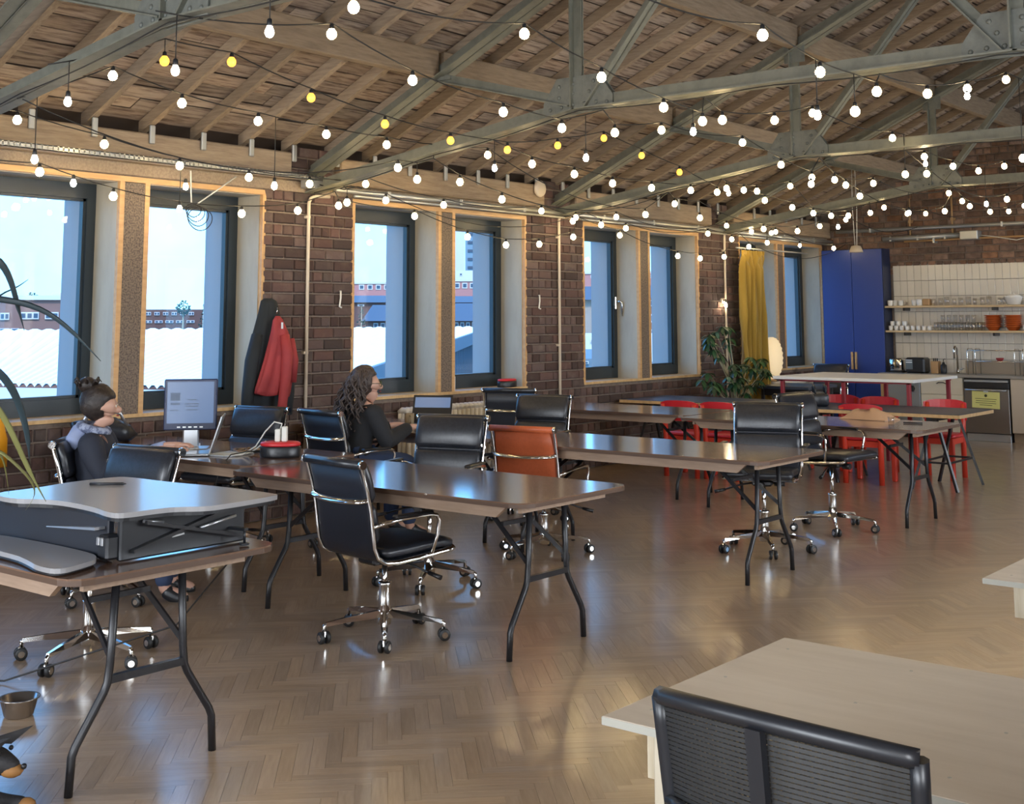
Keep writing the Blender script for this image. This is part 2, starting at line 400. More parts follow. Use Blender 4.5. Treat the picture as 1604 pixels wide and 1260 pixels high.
# --- brick work
def brick_mesh(L, seed, m, h=.082, d=.014):
    r = random.Random(seed); mb = MB(); c = .007; j = lambda: r.uniform(-.003, .003)
    # local: u along x, face towards -y, height z
    vs = [(0, 0, 0), (L, 0, 0), (L, 0, h), (0, 0, h)]
    f = [(c+j(), -d+j(), c+j()), (L-c+j(), -d+j(), c+j()), (L-c+j(), -d+j(), h-c+j()), (c+j(), -d+j(), h-c+j()), (L/2+j()*3, -d-.003+j(), h/2+j()*3)]
    mb.add(vs+f, [(0, 1, 5, 4), (1, 2, 6, 5), (2, 3, 7, 6), (3, 0, 4, 7), (4, 5, 8), (5, 6, 8), (6, 7, 8), (7, 4, 8)]); return mb
def lay(parent, m, regions, place, nmax, vis, seed):
    """regions (u0,u1,z0,z1); place(u,z)->world point; bricks as parts, the rest joined"""
    r = random.Random(seed); CH = .094; out = []
    for (u0, u1, z0, z1) in regions:
        k = int(z0/CH+.5)
        while k*CH+CH < z1+.03:
            head = (k % 4 == 0); u = u0; first = True
            while u < u1-.03:
                L = .108 if head or r.random() < .10 else .224
                if first and k % 2: L = .108 if not head else .056
                first = False
                L = min(L+r.uniform(-.008, .008), u1-u)
                if u1-(u+L) < .05: L = u1-u
                out.append((u, k*CH+.006, L-.010)); u += L
            k += 1
    def key(b):
        p = place(b[0]+b[2]/2, b[1]+.04)
        return proj(p)[2] if inframe(p) and vis(p) else 1e9
    out.sort(key=key)
    mesh = {(t, k): brick_mesh(t, 10*k+int(t*100), m).mesh('brick', m) for t in (.214, .098) for k in range(4)}
    p0 = place(0, 0); du = place(1, 0)-p0; rz = math.atan2(du.y, du.x)
    for k, (u, z, L) in enumerate(out[:nmax]):
        t = .214 if L > .15 else .098
        link('brick', mesh[(t, r.randrange(4))], parent, place(u, z), (0, 0, rz), (L/t, r.uniform(.85, 1.2), 1))
    mb = MB()
    for (u, z, L) in out[nmax:]:
        b = brick_mesh(L, r.randrange(99999), m); mt = Matrix.Translation(place(u, z)) @ Matrix.Rotation(rz, 4, 'Z')
        mb.add([mt @ Vector(v) for v in b.v], b.f)
    mb.build('bricks_beyond', m, parent, kind='stuff')

# --- walls with window openings; the right-hand wall mirrors the left one
def wall_boxes(mb, groups, f):
    def b(x0, y0, z0, x1, y1, z1): mb.box(f(x0), y0, z0, f(x1), y1, z1)
    b(-.60, YB, 0, -.008, YF, ZS-.03); b(-.60, YB, ZT+.0, -.008, YF, 2.93); b(-.60, YB, 2.93, -.42, YF, 3.12)
    ys = [YB]+[v for g in groups for v in (g[0], g[3])]+[YF]
    for k in range(0, len(ys), 2): b(-.60, ys[k], ZS-.03, -.008, ys[k+1], ZT)
    for g in groups: b(-.60, g[1]+.03, ZS-.03, -.385, g[2]-.03, ZT)
GL = list(zip(GY0, GM0, GM1, GY1))
ident = lambda x: x
mirr = lambda x: RX-x
mb = MB(); wall_boxes(mb, GL, ident); wall_left = struct(mb.build('wall_left', 'mortar'))
GR = [(-1.5, -.6, -.4, .9), (4.12, 5.21, 5.44, 6.53), (7.53, 8.63, 8.84, 9.92), (10.93, 12.01, 12.23, 13.32), (14.36, 15.39, 15.60, 16.78)]
mb = MB(); wall_boxes(mb, GR, mirr); wall_right = struct(mb.build('wall_right', 'brick_far'))
wb = MB().box(-.6, YB-.3, 0, RX+.6, YB, .9).box(-.6, YB-.3, 2.65, RX+.6, YB, 5.2)
for a, b in ((-.6, .95), (3.45, 5.15), (7.65, RX+.6)): wb.box(a, YB-.3, .9, b, YB, 2.65)
wall_back = struct(wb.build('wall_back', 'brick_far'))
for k, (a, b) in enumerate(((.95, 3.45), (5.15, 7.65))):  # unseen windows added in the back wall to let the fill lamps through
    w = MB().box(a, YB-.2, .9, a+.08, YB-.12, 2.65).box(b-.08, YB-.2, .9, b, YB-.12, 2.65).box(a, YB-.2, .9, b, YB-.12, .98).box(a, YB-.2, 2.57, b, YB-.12, 2.65).box((a+b)/2-.04, YB-.2, .9, (a+b)/2+.04, YB-.12, 2.65)
    w = struct(w.build('window_%d' % (21+k), 'frame'))
    for x0, x1 in ((a+.08, (a+b)/2-.04), ((a+b)/2+.04, b-.08)): MB().box(x0, YB-.165, .98, x1, YB-.155, 2.57).build('pane', 'pane', w)
mb = MB(); mb.add([(-.6, YF+.008, 0), (RX+.6, YF+.008, 0), (RX+.6, YF+.008, 3.1), (4.3, YF+.008, 5.06), (-.6, YF+.008, 2.83),
                   (-.6, YF+.4, 0), (RX+.6, YF+.4, 0), (RX+.6, YF+.4, 3.1), (4.3, YF+.4, 5.06), (-.6, YF+.4, 2.83)],
                  [(0, 1, 2, 3, 4), (9, 8, 7, 6, 5), (0, 5, 6, 1), (1, 6, 7, 2), (2, 7, 8, 3), (3, 8, 9, 4), (4, 9, 5, 0)])
wall_far = struct(mb.build('wall_far', 'mortar'))
regs = [(-1.0 if False else .8, YF-.03, 0, ZS-.08)]
ys = [3.12]+[v for g in GL[1:] for v in (g[0], g[3])]+[YF]
for k in range(0, len(ys), 2): regs.append((ys[k], ys[k+1], ZS-.08, ZT))
for k in range(4): regs.append(((6.78, 10.18, 13.58, 3.30)[k], (7.28, 10.68, 14.08, 3.85)[k], ZT+.02, 3.0))
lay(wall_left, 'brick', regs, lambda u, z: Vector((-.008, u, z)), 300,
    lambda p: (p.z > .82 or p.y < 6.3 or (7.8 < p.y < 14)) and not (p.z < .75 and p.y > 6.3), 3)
regs = []
for k in range(23, 60):
    z = k*.094; xl = max(0, (z-2.9)/.455); 
    if xl < 4.2: regs.append((xl, 4.4, z, z+.10))
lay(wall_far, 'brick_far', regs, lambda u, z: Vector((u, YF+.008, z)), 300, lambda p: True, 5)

# --- windows
def window(no, y0, y1, f, handle, side):
    """one sash between y0 and y1: frame, pane, inner lining, sill, outer reveal"""
    fx0, fx1 = -.30, -.385
    fr = MB(); B = lambda mb, x0, ya, z0, x1, yb, z1: mb.box(f(x0), ya, z0, f(x1), yb, z1)
    B(fr, fx0, y0, ZS, fx1, y0+.045, ZT-.04); B(fr, fx0, y1-.085, ZS, fx1, y1, ZT-.04)
    B(fr, fx0, y0+.045, ZS, fx1, y1-.085, ZS+.115); B(fr, fx0, y0+.045, ZT-.15, fx1, y1-.085, ZT-.04)
    w = struct(fr.build('window_%d' % no, 'frame'))
    ss = MB()
    ya, yb, za, zb = y0+.045, y1-.085, ZS+.115, ZT-.15
    for q in ((ya, za, ya+.018, zb), (yb-.022, za, yb, zb), (ya, za, yb, za+.02), (ya, zb-.02, yb, zb)): B(ss, -.318, q[0], q[1], -.365, q[2], q[3])
    ss.build('sash', 'frame', w)
    B(MBs := MB(), -.338, ya+.01, za+.01, -.346, yb-.01, zb-.01); MBs.build('pane', 'pane', w)
    rv = MB()
    B(rv, -.385, y0-.012, ZS-.02, -.60, y0+.004, ZT); B(rv, -.385, y1-.075, ZS-.02, -.62, y1+.012, ZT); B(rv, -.385, y0, ZS-.02, -.66, y1, ZS+.02); B(rv, -.385, y0, ZT-.04, -.6, y1, ZT)
    rv.build('outer_reveal', 'reveal_out', w)
    if handle:
        h = MB(); ym = y1-.045
        h.tube([(f(-.285), ym, 1.75), (f(-.245), ym, 1.75), (f(-.235), ym-.012, 1.735), (f(-.235), ym-.02, 1.62)], .011, 8); B(h, -.299, ym-.018, 1.69, -.285, ym+.018, 1.80)
        h.build('window_handle', 'chrome', w)
    return w
wn = [1, 2, 3, 4, 5, 6, 7, 8, 9, 10]
order = [9, 10, 1, 2, 3, 4, 5, 6, 7, 8]; k = 0
for gi, (y0, a, b, y1) in enumerate(GL):
    window(order[k], y0+.02, a, ident, False, 'left'); window(order[k+1], b, y1-.02, ident, False, 'left'); k += 2
k = 11
for (y0, a, b, y1) in GR:
    window(k, y0+.02, a, mirr, False, 'right'); window(k+1, b, y1-.02, mirr, False, 'right'); k += 2
def handle_at(win, y):
    h = MB(); h.tube([(-.29, y, 1.76), (-.235, y, 1.77), (-.222, y+.01, 1.755), (-.222, y+.03, 1.60)], .013, 8); h.cbox(-.30, y-.02, 1.68, -.285, y+.02, 1.82, .004)
    h.build('window_handle', 'chrome', bpy.data.objects[win])
handle_at('window_5', 11.97); handle_at('window_7', 15.35)
# inner timber surrounds, one per pair of sashes
def surround(no, y0, a, b, y1, f):
    B = lambda mb, x0, ya, z0, x1, yb, z1: mb.box(f(x0), ya, z0, f(x1), yb, z1)
    s = MB()                              # pine edges facing the room
    B(s, .006, y0-.02, ZT-.035, -.03, y1+.02, ZT+.005); B(s, .006, y1-.012, ZS-.02, -.03, y1+.02, ZT-.035); B(s, .006, y0-.02, ZS-.02, -.03, y0+.012, ZT-.035)
    r = struct(s.build('trim_%d' % no, 'pine'))
    l = MB()
    B(l, -.03, y0-.02, ZS, -.30, y0+.02, ZT-.035); B(l, -.03, y1-.02, ZS, -.30, y1+.02, ZT-.035); B(l, -.03, y0, ZT-.04, -.30, y1, ZT)
    l.build('lining_board', 'ply', r)
    q = MB(); B(q, -.03, a-.012, ZS, -.30, a+.012, ZT-.04); q.build('mullion_side', 'ply', r)
    q = MB(); B(q, -.03, b-.012, ZS, -.30, b+.012, ZT-.04); q.build('mullion_side', 'ply', r)
    q = MB(); B(q, .0, a+.028, ZS, -.38, b-.028, ZT-.04); q.build('mullion_face', 'chipboard', r)
    q = MB(); B(q, .004, a-.012, ZS, -.03, a+.028, ZT-.035); B(q, .004, b-.028, ZS, -.03, b+.012, ZT-.035); q.build('mullion_edge', 'pine', r)
    q = MB(); B(q, .012, y0-.02, ZS-.026, -.30, y1+.02, ZS); q.build('sill_board', 'ply_edge', r)
k = 1
for g in GL: surround(k, *g, ident); k += 1
for g in GR: surround(k, *g, mirr); k += 1

# --- timber wall beams, lintel timber and brackets
TY = [.23, 3.63, 7.03, 10.43, 13.84]
lint = struct(MB().cbox(-.02, .4, ZT+.012, .02, YF-.02, ZT+.105, .006).build('trim_20', 'rafter'))
k = 21
for y0, y1 in ((.5, 3.35), (3.87, 6.76), (7.30, 10.16), (10.70, 13.56), (14.10, YF-.02)):
    o = struct(MB().cbox(-.10, y0, 2.715, .075, y1, 2.94, .012).build('trim_%d' % k, 'beam')); k += 1

# ------------------------------------------------------------------ roof
SL = .455; AX = 4.3
def zb(x): return 3.065+SL*(x if x < AX else 2*AX-x)          # underside of boards
mb = MB()
for s in (-1, 1):
    xe = -.62 if s < 0 else RX+.62
    a, b = zb(xe)+.04, zb(AX)+.04
    mb.add([(xe, YB-.3, a), (AX, YB-.3, b), (AX, YF+.4, b), (xe, YF+.4, a), (xe, YB-.3, a+.1), (AX, YB-.3, b+.1), (AX, YF+.4, b+.1), (xe, YF+.4, a+.1)],
           [(0, 3, 2, 1), (4, 5, 6, 7), (0, 1, 5, 4), (1, 2, 6, 5), (2, 3, 7, 6), (3, 0, 4, 7)])
ceiling = struct(mb.build('ceiling', 'roof_dark'))
th = math.atan(SL); slope_len = AX/cos(th); bw = .148; nb = int(slope_len/bw)+1
rb = random.Random(11)
mbr = MB()
for i in range(nb+1):
    s0 = i*bw-.05; y = YB
    while y < YF:
        L = rb.choice((1.6, 2.2, 2.7, 3.4)); y1 = min(y+L, YF)
        if YF-y1 < .5: y1 = YF
        t = rb.uniform(-.004, .006)
        def P(s, h, yy, side): x = s*cos(th); z = 3.065+s*sin(th); x -= h*sin(th); z += h*cos(th); return (x if side < 0 else RX-x, yy, z)
        s1 = s0+bw-.014
        for side in (-1, 1):
            vs = [P(s0, t, y+.002, side), P(s1, t, y+.002, side), P(s1, t, y1-.002, side), P(s0, t, y1-.002, side), P(s0, t+.004, y+.002, side), P(s1, t+.004, y+.002, side), P(s1, t+.004, y1-.002, side), P(s0, t+.004, y1-.002, side)]
            fs = [(0, 3, 2, 1), (0, 1, 5, 4), (2, 3, 7, 6), (1, 2, 6, 5), (3, 0, 4, 7)]; of = rb.random()*30
            uv = [(of+yy, of+ss) for ss, yy in ((s0, y), (s1, y), (s1, y1), (s0, y1))]*2
            if side < 0 and y1 > 2.9 and i < 32: MB().add(vs, fs, False, uv).build('roof_board', 'board', ceiling)
            else: mbr.add(vs, fs, False, uv)
        y = y1
mbr.build('roof_boards_beyond', 'board', ceiling, kind='stuff')
# rafters: a mesh shared by all
def rafter_mesh(side):
    mb = MB(); x0, x1 = -.05, AX
    for (xa, xb) in ((x0, x1),):
        z0, z1 = zb(xa)-.098, zb(xb)-.098
        vs = [(xa, -.026, z0), (xa, .026, z0), (xa, .026, z0+.095), (xa, -.026, z0+.095), (xb, -.026, z1), (xb, .026, z1), (xb, .026, z1+.095), (xb, -.026, z1+.095)]
        mb.add([(v[0] if side < 0 else RX-v[0], v[1], v[2]) for v in vs], [(0, 1, 2, 3), (7, 6, 5, 4), (0, 4, 5, 1), (1, 5, 6, 2), (2, 6, 7, 3), (3, 7, 4, 0)])
    return mb
rml, rmr = rafter_mesh(-1).mesh('rafter', 'rafter'), rafter_mesh(1).mesh('rafter', 'rafter')
clip = MB().cbox(.076, -.022, 2.86, .10, .022, 3.0, .006).mesh('rafter_clip', 'galv')
y = -1.55
while y < YF-.1:
    yy = y+rnd.uniform(-.02, .02)
    link('rafter', rml, ceiling, (0, yy, 0)); link('rafter', rmr, ceiling, (0, yy, 0))
    if y > 3: link('rafter_clip', clip, ceiling, (0, yy, 0))
    y += .462
# purlins: one timber per bay
ends = [YB]+TY+[YF]
for px_ in (1.44, 2.80, AX):
    for a, b in zip(ends[:-1], ends[1:]):
        for sd in ((1, -1) if px_ < AX else (1,)):
            z1 = zb(px_)-.098 if px_ < AX else zb(AX)-.11
            MB().cbox(px_-.045 if sd > 0 else RX-px_-.045, a+.03, z1-.20, px_+.045 if sd > 0 else RX-px_+.045, b-.03, z1+.015, .006).build('purlin', 'beam', ceiling)
# ------------------------------------------------------------------ steel roof trusses
def lbar(mb, p0, p1, y, h=.085, t=.010, fl=.07, flip=1):
    """angle section in the plane of a truss: web h high with a flange along its lower edge"""
    a, b = Vector((p0[0], y, p0[1])), Vector((p1[0], y, p1[1])); d = (b-a).normalized(); n = Vector((-d.z, 0, d.x))
    if n.z < 0: n = -n
    if abs(n.z) < .05: n = Vector((1, 0, 0))
    for sy in (-1, 1):
        mb.bar(a+Vector((0, sy*(t/2+.005), 0)), b+Vector((0, sy*(t/2+.005), 0)), t, h, n)
        q = -n*(h/2-t/2)+Vector((0, sy*(t+.005+fl/2-.005), 0))
        mb.bar(a+q, b+q, fl, t, n)
rivm = MB().sphere((0, 0, 0), .016, 8, 4, (1, .7, 1)).mesh('rivet', 'steel_plate')
def truss(y, label):
    t = thing('roof_truss', label, 'roof truss', (AX, y, 3.0), 0, 'steel trusses under the roof')
    off = Vector((-AX, -y, -3.0))
    def part(name, mb, m='steel'):
        mb.v = [tuple(Vector(v)+off) for v in mb.v]; return mb.build(name, m, t)
    rz = lambda x: 2.80+SL*x
    for s in (1, -1):
        X = lambda x: x if s > 0 else RX-x
        S = lambda *pts: [(X(p[0]), p[1]) for p in pts]
        def L(name, p0, p1, **k): mb = MB(); q = S(p0, p1); lbar(mb, q[0], q[1], y, **k); return part(name, mb)
        L('principal_rafter', (-.02, rz(-.02)), (AX-.01, rz(AX-.01)), h=.10, fl=.075)
        L('tie_bar', (-.02, 2.665), (2.80, 3.075), h=.095, fl=.07)
        L('post', (2.79, 3.05), (2.79, rz(2.79)), h=.075, fl=.05)
        L('strut', (2.84, 3.05), (4.27, 4.74), h=.065, fl=.045)
        L('strut', (2.74, 3.09), (1.46, 3.43), h=.07, fl=.045)
        g = MB(); q = S((2.50, 3.005), (3.10, 3.02), (3.10, 3.11), (2.98, 3.27), (2.62, 3.27), (2.50, 3.10))
        for sy in (-1, 1): 
            vs = [(a, y+sy*.018, b) for a, b in q]+[(a, y+sy*.028, b) for a, b in q]; n = len(q)
            g.add(vs, [tuple(range(n)), tuple(range(2*n-1, n-1, -1))]+[(i, (i+1) % n, n+(i+1) % n, n+i) for i in range(n)])
        gp = part('gusset_plate', g, 'steel_plate')
        for (a, b) in ((2.56, 3.05), (2.66, 3.06), (2.76, 3.07), (2.86, 3.07), (2.96, 3.07), (3.05, 3.06), (2.76, 3.15), (2.76, 3.22), (2.64, 3.13), (2.90, 3.15), (2.94, 3.22), (2.64, 3.21)):
            link('rivet', rivm, gp, Vector((X(a), y-.028, b))+off)
        g = MB(); g.box(X(1.36), y-.03, 3.40, X(1.60), y+.03, 3.43); g.box(X(1.34), y-.035, 3.40, X(1.42), y+.035, 3.56); part('purlin_cleat', g, 'steel_plate')
        g = MB(); g.box(X(2.70), y-.032, rz(2.79)-.16, X(2.90), y-.02, rz(2.79)+.04); part('purlin_cleat', g, 'steel_plate')
    mb = MB(); lbar(mb, (2.78, 3.075), (RX-2.78, 3.075), y, h=.095, fl=.07); part('tie_bar', mb)
for y, l in zip(TY, ('riveted steel truss overhead behind the mesh chair', 'nearest riveted steel truss, over the desk with the monitor', 'riveted steel truss over the desk with the laptop and mug',
                     'riveted steel truss third from the kitchen gable, over the long tables', 'farthest riveted steel truss, nearest the kitchen gable')):
    if y > 1: truss(y, l)
bpy.data.objects.get('roof_truss.002')['label'] = 'riveted steel truss over the row of tables beside the red chairs' if bpy.data.objects.get('roof_truss.002') else ''
tl = ['nearest steel roof truss, its gusset plate over the first pair of windows', 'steel roof truss landing on the pier with the coats',
      'steel roof truss landing on the pier with the round white disc', 'farthest steel roof truss, just before the brick gable']
for o in [o for o in bpy.data.objects if o.name.startswith('roof_truss')]:
    o['label'] = tl[min(range(4), key=lambda k: abs(TY[k+1]-o.location.y))]

# ------------------------------------------------------------------ festoon lights
STR = {
.3: [(4.39,2.55,'g'),(4.64,2.50,'c'),(4.95,2.43,'g'),(5.55,2.55,'c'),(6.07,2.38,'g'),(6.63,2.44,'g'),(7.07,2.51,'g'),(7.98,2.48,'g'),(8.69,2.33,'g'),(9.25,2.28,'g'),(9.77,2.31,'g'),(10.34,2.41,'g'),(11.19,2.47,'g'),(12.37,2.29,'g'),(12.87,2.28,'g'),(13.44,2.32,'g'),(14.07,2.47,'g'),(15.49,2.55,'c')],
.4: [(4.16,2.86,'g'),(4.80,2.77,'g'),(5.42,2.68,'g'),(5.43,2.37,'c'),(6.05,2.65,'g'),(6.66,2.65,'g'),(7.07,2.53,'g'),(7.28,2.70,'g'),(7.52,2.58,'g'),(8.25,2.59,'g'),(9.68,2.63,'g'),(10.20,2.56,'g'),(10.25,2.60,'g'),(10.70,2.55,'g'),(10.98,2.65,'g'),(11.16,2.54,'g'),(12.89,2.57,'g'),(13.34,2.69,'g'),(13.46,2.53,'g'),(13.96,2.65,'g'),(14.37,2.53,'g'),(14.49,2.66,'g'),(14.61,2.68,'g'),(16.33,2.54,'g')],
1.4: [(3.72,2.48,'c'),(4.20,3.03,'g'),(4.70,2.93,'g'),(5.31,2.89,'g'),(5.46,2.47,'c'),(5.92,2.87,'g'),(6.52,2.86,'g'),(6.64,2.70,'g'),(6.85,2.63,'g'),(7.07,2.87,'g'),(7.34,2.65,'g'),(7.68,2.90,'g'),(7.86,2.55,'g'),(10.01,2.56,'g'),(10.54,2.70,'g'),(11.02,2.59,'g'),(12.38,2.55,'g'),(13.20,2.57,'g'),(13.79,2.66,'g'),(14.53,2.78,'g')],
2.0: [(3.55,2.72,'c'),(4.14,3.03,'a'),(4.61,3.10,'a'),(5.24,2.97,'a'),(5.90,2.88,'a'),(6.56,2.84,'a'),(7.05,2.69,'c'),(7.20,2.84,'a'),(7.50,2.76,'g'),(7.83,2.94,'a'),(8.05,2.73,'g'),(8.47,3.07,'a'),(8.59,2.70,'g'),(9.04,2.98,'a'),(9.19,2.71,'g'),(9.66,2.89,'a'),(9.85,2.74,'g'),(10.33,2.76,'g'),(10.51,2.81,'g'),(10.55,2.77,'c'),(10.85,2.82,'g'),(11.12,2.83,'g'),(11.28,2.75,'g'),(11.85,2.94,'g'),(11.88,2.72,'g'),(12.37,2.69,'g'),(12.81,2.69,'g'),(12.98,2.58,'c'),(13.26,2.72,'g'),(13.87,2.79,'g'),(14.28,2.88,'g'),(14.99,2.85,'g'),(15.60,2.89,'g')],
3.0: [(3.50,2.75,'c'),(4.49,3.10,'g'),(5.12,2.94,'g'),(5.94,2.86,'g'),(6.55,2.83,'g'),(6.82,2.66,'c'),(7.17,2.87,'g'),(7.78,2.96,'g'),(9.01,3.00,'g'),(9.68,2.88,'g'),(10.25,2.76,'g'),(10.27,2.82,'g'),(10.74,2.84,'g'),(10.98,2.81,'g'),(11.29,2.73,'g'),(11.62,2.88,'g'),(12.50,2.65,'c'),(13.52,2.73,'g'),(13.67,2.94,'g'),(14.08,2.88,'g'),(14.32,2.84,'g'),(15.01,2.82,'g'),(15.70,2.87,'g'),(16.32,2.98,'g')],
3.8: [(3.40,2.80,'c'),(3.89,3.00,'g'),(5.15,3.10,'g'),(5.87,2.97,'g'),(6.54,2.88,'g'),(6.89,2.77,'c'),(7.01,2.85,'g'),(7.27,2.89,'g'),(8.02,2.98,'g'),(8.64,3.11,'g'),(10.16,3.09,'g'),(10.41,2.80,'g'),(10.87,3.00,'g'),(10.89,2.94,'c'),(10.91,2.85,'g'),(11.58,2.98,'g'),(12.28,3.00,'g'),(12.46,2.69,'c'),(13.07,3.12,'g'),(13.10,2.78,'g')],
5.0: [(5.57,2.99,'g'),(6.17,2.66,'c'),(6.22,2.90,'g'),(6.66,2.74,'g'),(6.98,2.90,'g'),(7.79,3.00,'g'),(8.53,3.09,'c'),(8.54,3.14,'g'),(9.39,3.33,'g'),(9.69,2.77,'g')]}
bulbm = {}
mb = MB().lathe([(.004, .030), (.014, .024), (.025, .008), (.0275, -.005), (.0235, -.021), (.013, -.031), (.002, -.034)], 14); bulbm['g'] = mb.mesh('bulb', 'bulb_on'); 
bulbm['a'] = mb.mesh('bulb', 'bulb_amber')
bulbm['c'] = MB().lathe([(.003, .03), (.010, .02), (.018, 0), (.020, -.012), (.014, -.027), (.002, -.033)], 14).mesh('bulb', 'bulb_clear')
sock = MB().lathe([(.005, .052), (.009, .05), (.012, .044), (.0135, .022), (.012, .018)], 10).mesh('socket', 'black_plastic')
where = {.3: 'across the window heads', .4: 'along the wall beam', 1.4: 'first row out from wall beam', 2.0: 'second row out from wall beam',
         3.0: 'row beside the gusset plates', 3.8: 'row just past the gusset plates', 5.0: 'outermost row over the open floor'}
bayn = ['nearest roof bay', 'second roof bay', 'third roof bay', 'roof bay by the gable']
def chordz(x): return 2.60+.147*x if x < 2.8 else 3.01
for x, L in STR.items():
    for bay in range(4):
        ya, yb = TY[bay+1], (TY[bay+2] if bay < 3 else YF)
        bl = [b for b in L if (ya if bay else 0) <= b[0] < yb] if bay < 3 else [b for b in L if b[0] >= ya]
        if not bl: continue
        gl = [b for b in bl if b[2] != 'c']
        lowset = [b for b in gl if max(q[1] for q in gl if abs(q[0]-b[0]) < .5)-b[1] >= .05]
        parts_ = [('', bl, 0)] if len(lowset) < 2 else [('upper ', [b for b in bl if b not in lowset], 0), ('lower ', lowset, .0)]
        for tier, bl, dx in parts_:
            amb = sum(b[2] == 'a' for b in bl)
            kind = 'amber bulbs' if amb == len(bl) else ('amber and white bulbs' if amb else 'white bulbs')
            r = thing('string_light', '%sstring of %s, %s, %s' % (tier, kind, where[x], bayn[bay]), 'string light', (x+dx, (ya+yb)/2, 2.8), 0, 'festoon bulbs under the roof')
            oy, oz = (ya+yb)/2, 2.8
            zend = max(chordz(x), max(b[1] for b in bl)*.0+chordz(x)) if x > .35 else 2.62
            top = max([b[1]+.06 for b in bl]); ylo = min(ya, bl[0][0]-.12) if bay == 0 else ya
            pts = [(ylo, zend if bay else max(zend, bl[0][1]+.07))]
            low = []
            gs = [b for b in bl if b[2] != 'c']
            tops = []
            for (y, z, t) in gs:
                zn = max([b[1] for b in gs if abs(b[0]-y) < .5]); tops.append((y, (z if zn-z < .05 else zn)+.055))
            pts += tops
            yend = yb if bay < 3 else min(YF-.03, max(yb, pts[-1][0]))
            full = pts+[(yend, zend)]
            def czat(y):
                for (a, c), (b_, d) in zip(full[:-1], full[1:]):
                    if a <= y <= b_: return c+(d-c)*(y-a)/max(1e-6, b_-a)-.10*(y-a)*(b_-y)
                return full[0][1]
            for (y, z, t) in bl: low.append((y, z, t, max(z+.05, czat(y))))
            pts.append((yb if bay < 3 else min(YF-.03, max(yb, pts[-1][0])), max(zend, pts[-1][1]) if x > .35 else zend))
            # smooth the cable between its points with slight sag
            P = []
            for (y0, z0), (y1, z1) in zip(pts[:-1], pts[1:]):
                nseg = max(2, int((y1-y0)/.16)+1)
                for s in range(nseg):
                    u = s/nseg; P.append((rnd.uniform(-.002, .002), y0+(y1-y0)*u-oy, z0+(z1-z0)*u-oz-.10*(y1-y0)**2*u*(1-u)))
            P.append((0, pts[-1][0]-oy, pts[-1][1]-oz))
            c = MB().tube(P, .0042, 5); 
            for (y, z, t, zc) in low:
                if zc-z > .07: c.cyl((0, y-oy, zc-oz), (0, y-oy, z+.045-oz), .003, 5)
            c.build('cable', 'cable_b', r)
            for (y, z, t, zc) in low:
                s = link('socket', sock, r, (0, y-oy, z-oz)); link('bulb', bulbm[t], r, (0, y-oy, z-oz))
                if t == 'a': r.children[-1]['label'] = 'amber bulb'
# pendant drops below each tie bar: cross cables that carry the clear bulbs
for k, y in enumerate(TY[1:]):
    r = thing('cross_cable', 'thin black cable slung along the underside of %s' % ('the nearest roof truss', 'the roof truss above the coats pier', 'the roof truss above the round white disc', 'the farthest roof truss')[k], 'cable', (2.8, y-.05, 2.9))
    P = []
    for i in range(40):
        x = .1+i*(5.9/39); P.append((x-2.8, 0, chordz(x)+.01-.025*abs(sin(x*2.2))-2.9))
    MB().tube(P, .004, 5).build('cable', 'cable_b', r)
r = thing('wall_bulb', 'bare glowing bulb fixed to the brick pier beside the yellow curtain', 'lamp', (.02, 13.86, 1.74))
link('bulb', bulbm['c'], r, (.05, 0, 0)); MB().cyl((-.03, 0, .05), (.02, 0, .05), .035, 12).build('wall_plate', 'white_pipe', r)
MB().tube([(.01, 0, .05), (.05, 0, .06), (.05, 0, .03)], .012, 8).build('socket', 'black_plastic', r)

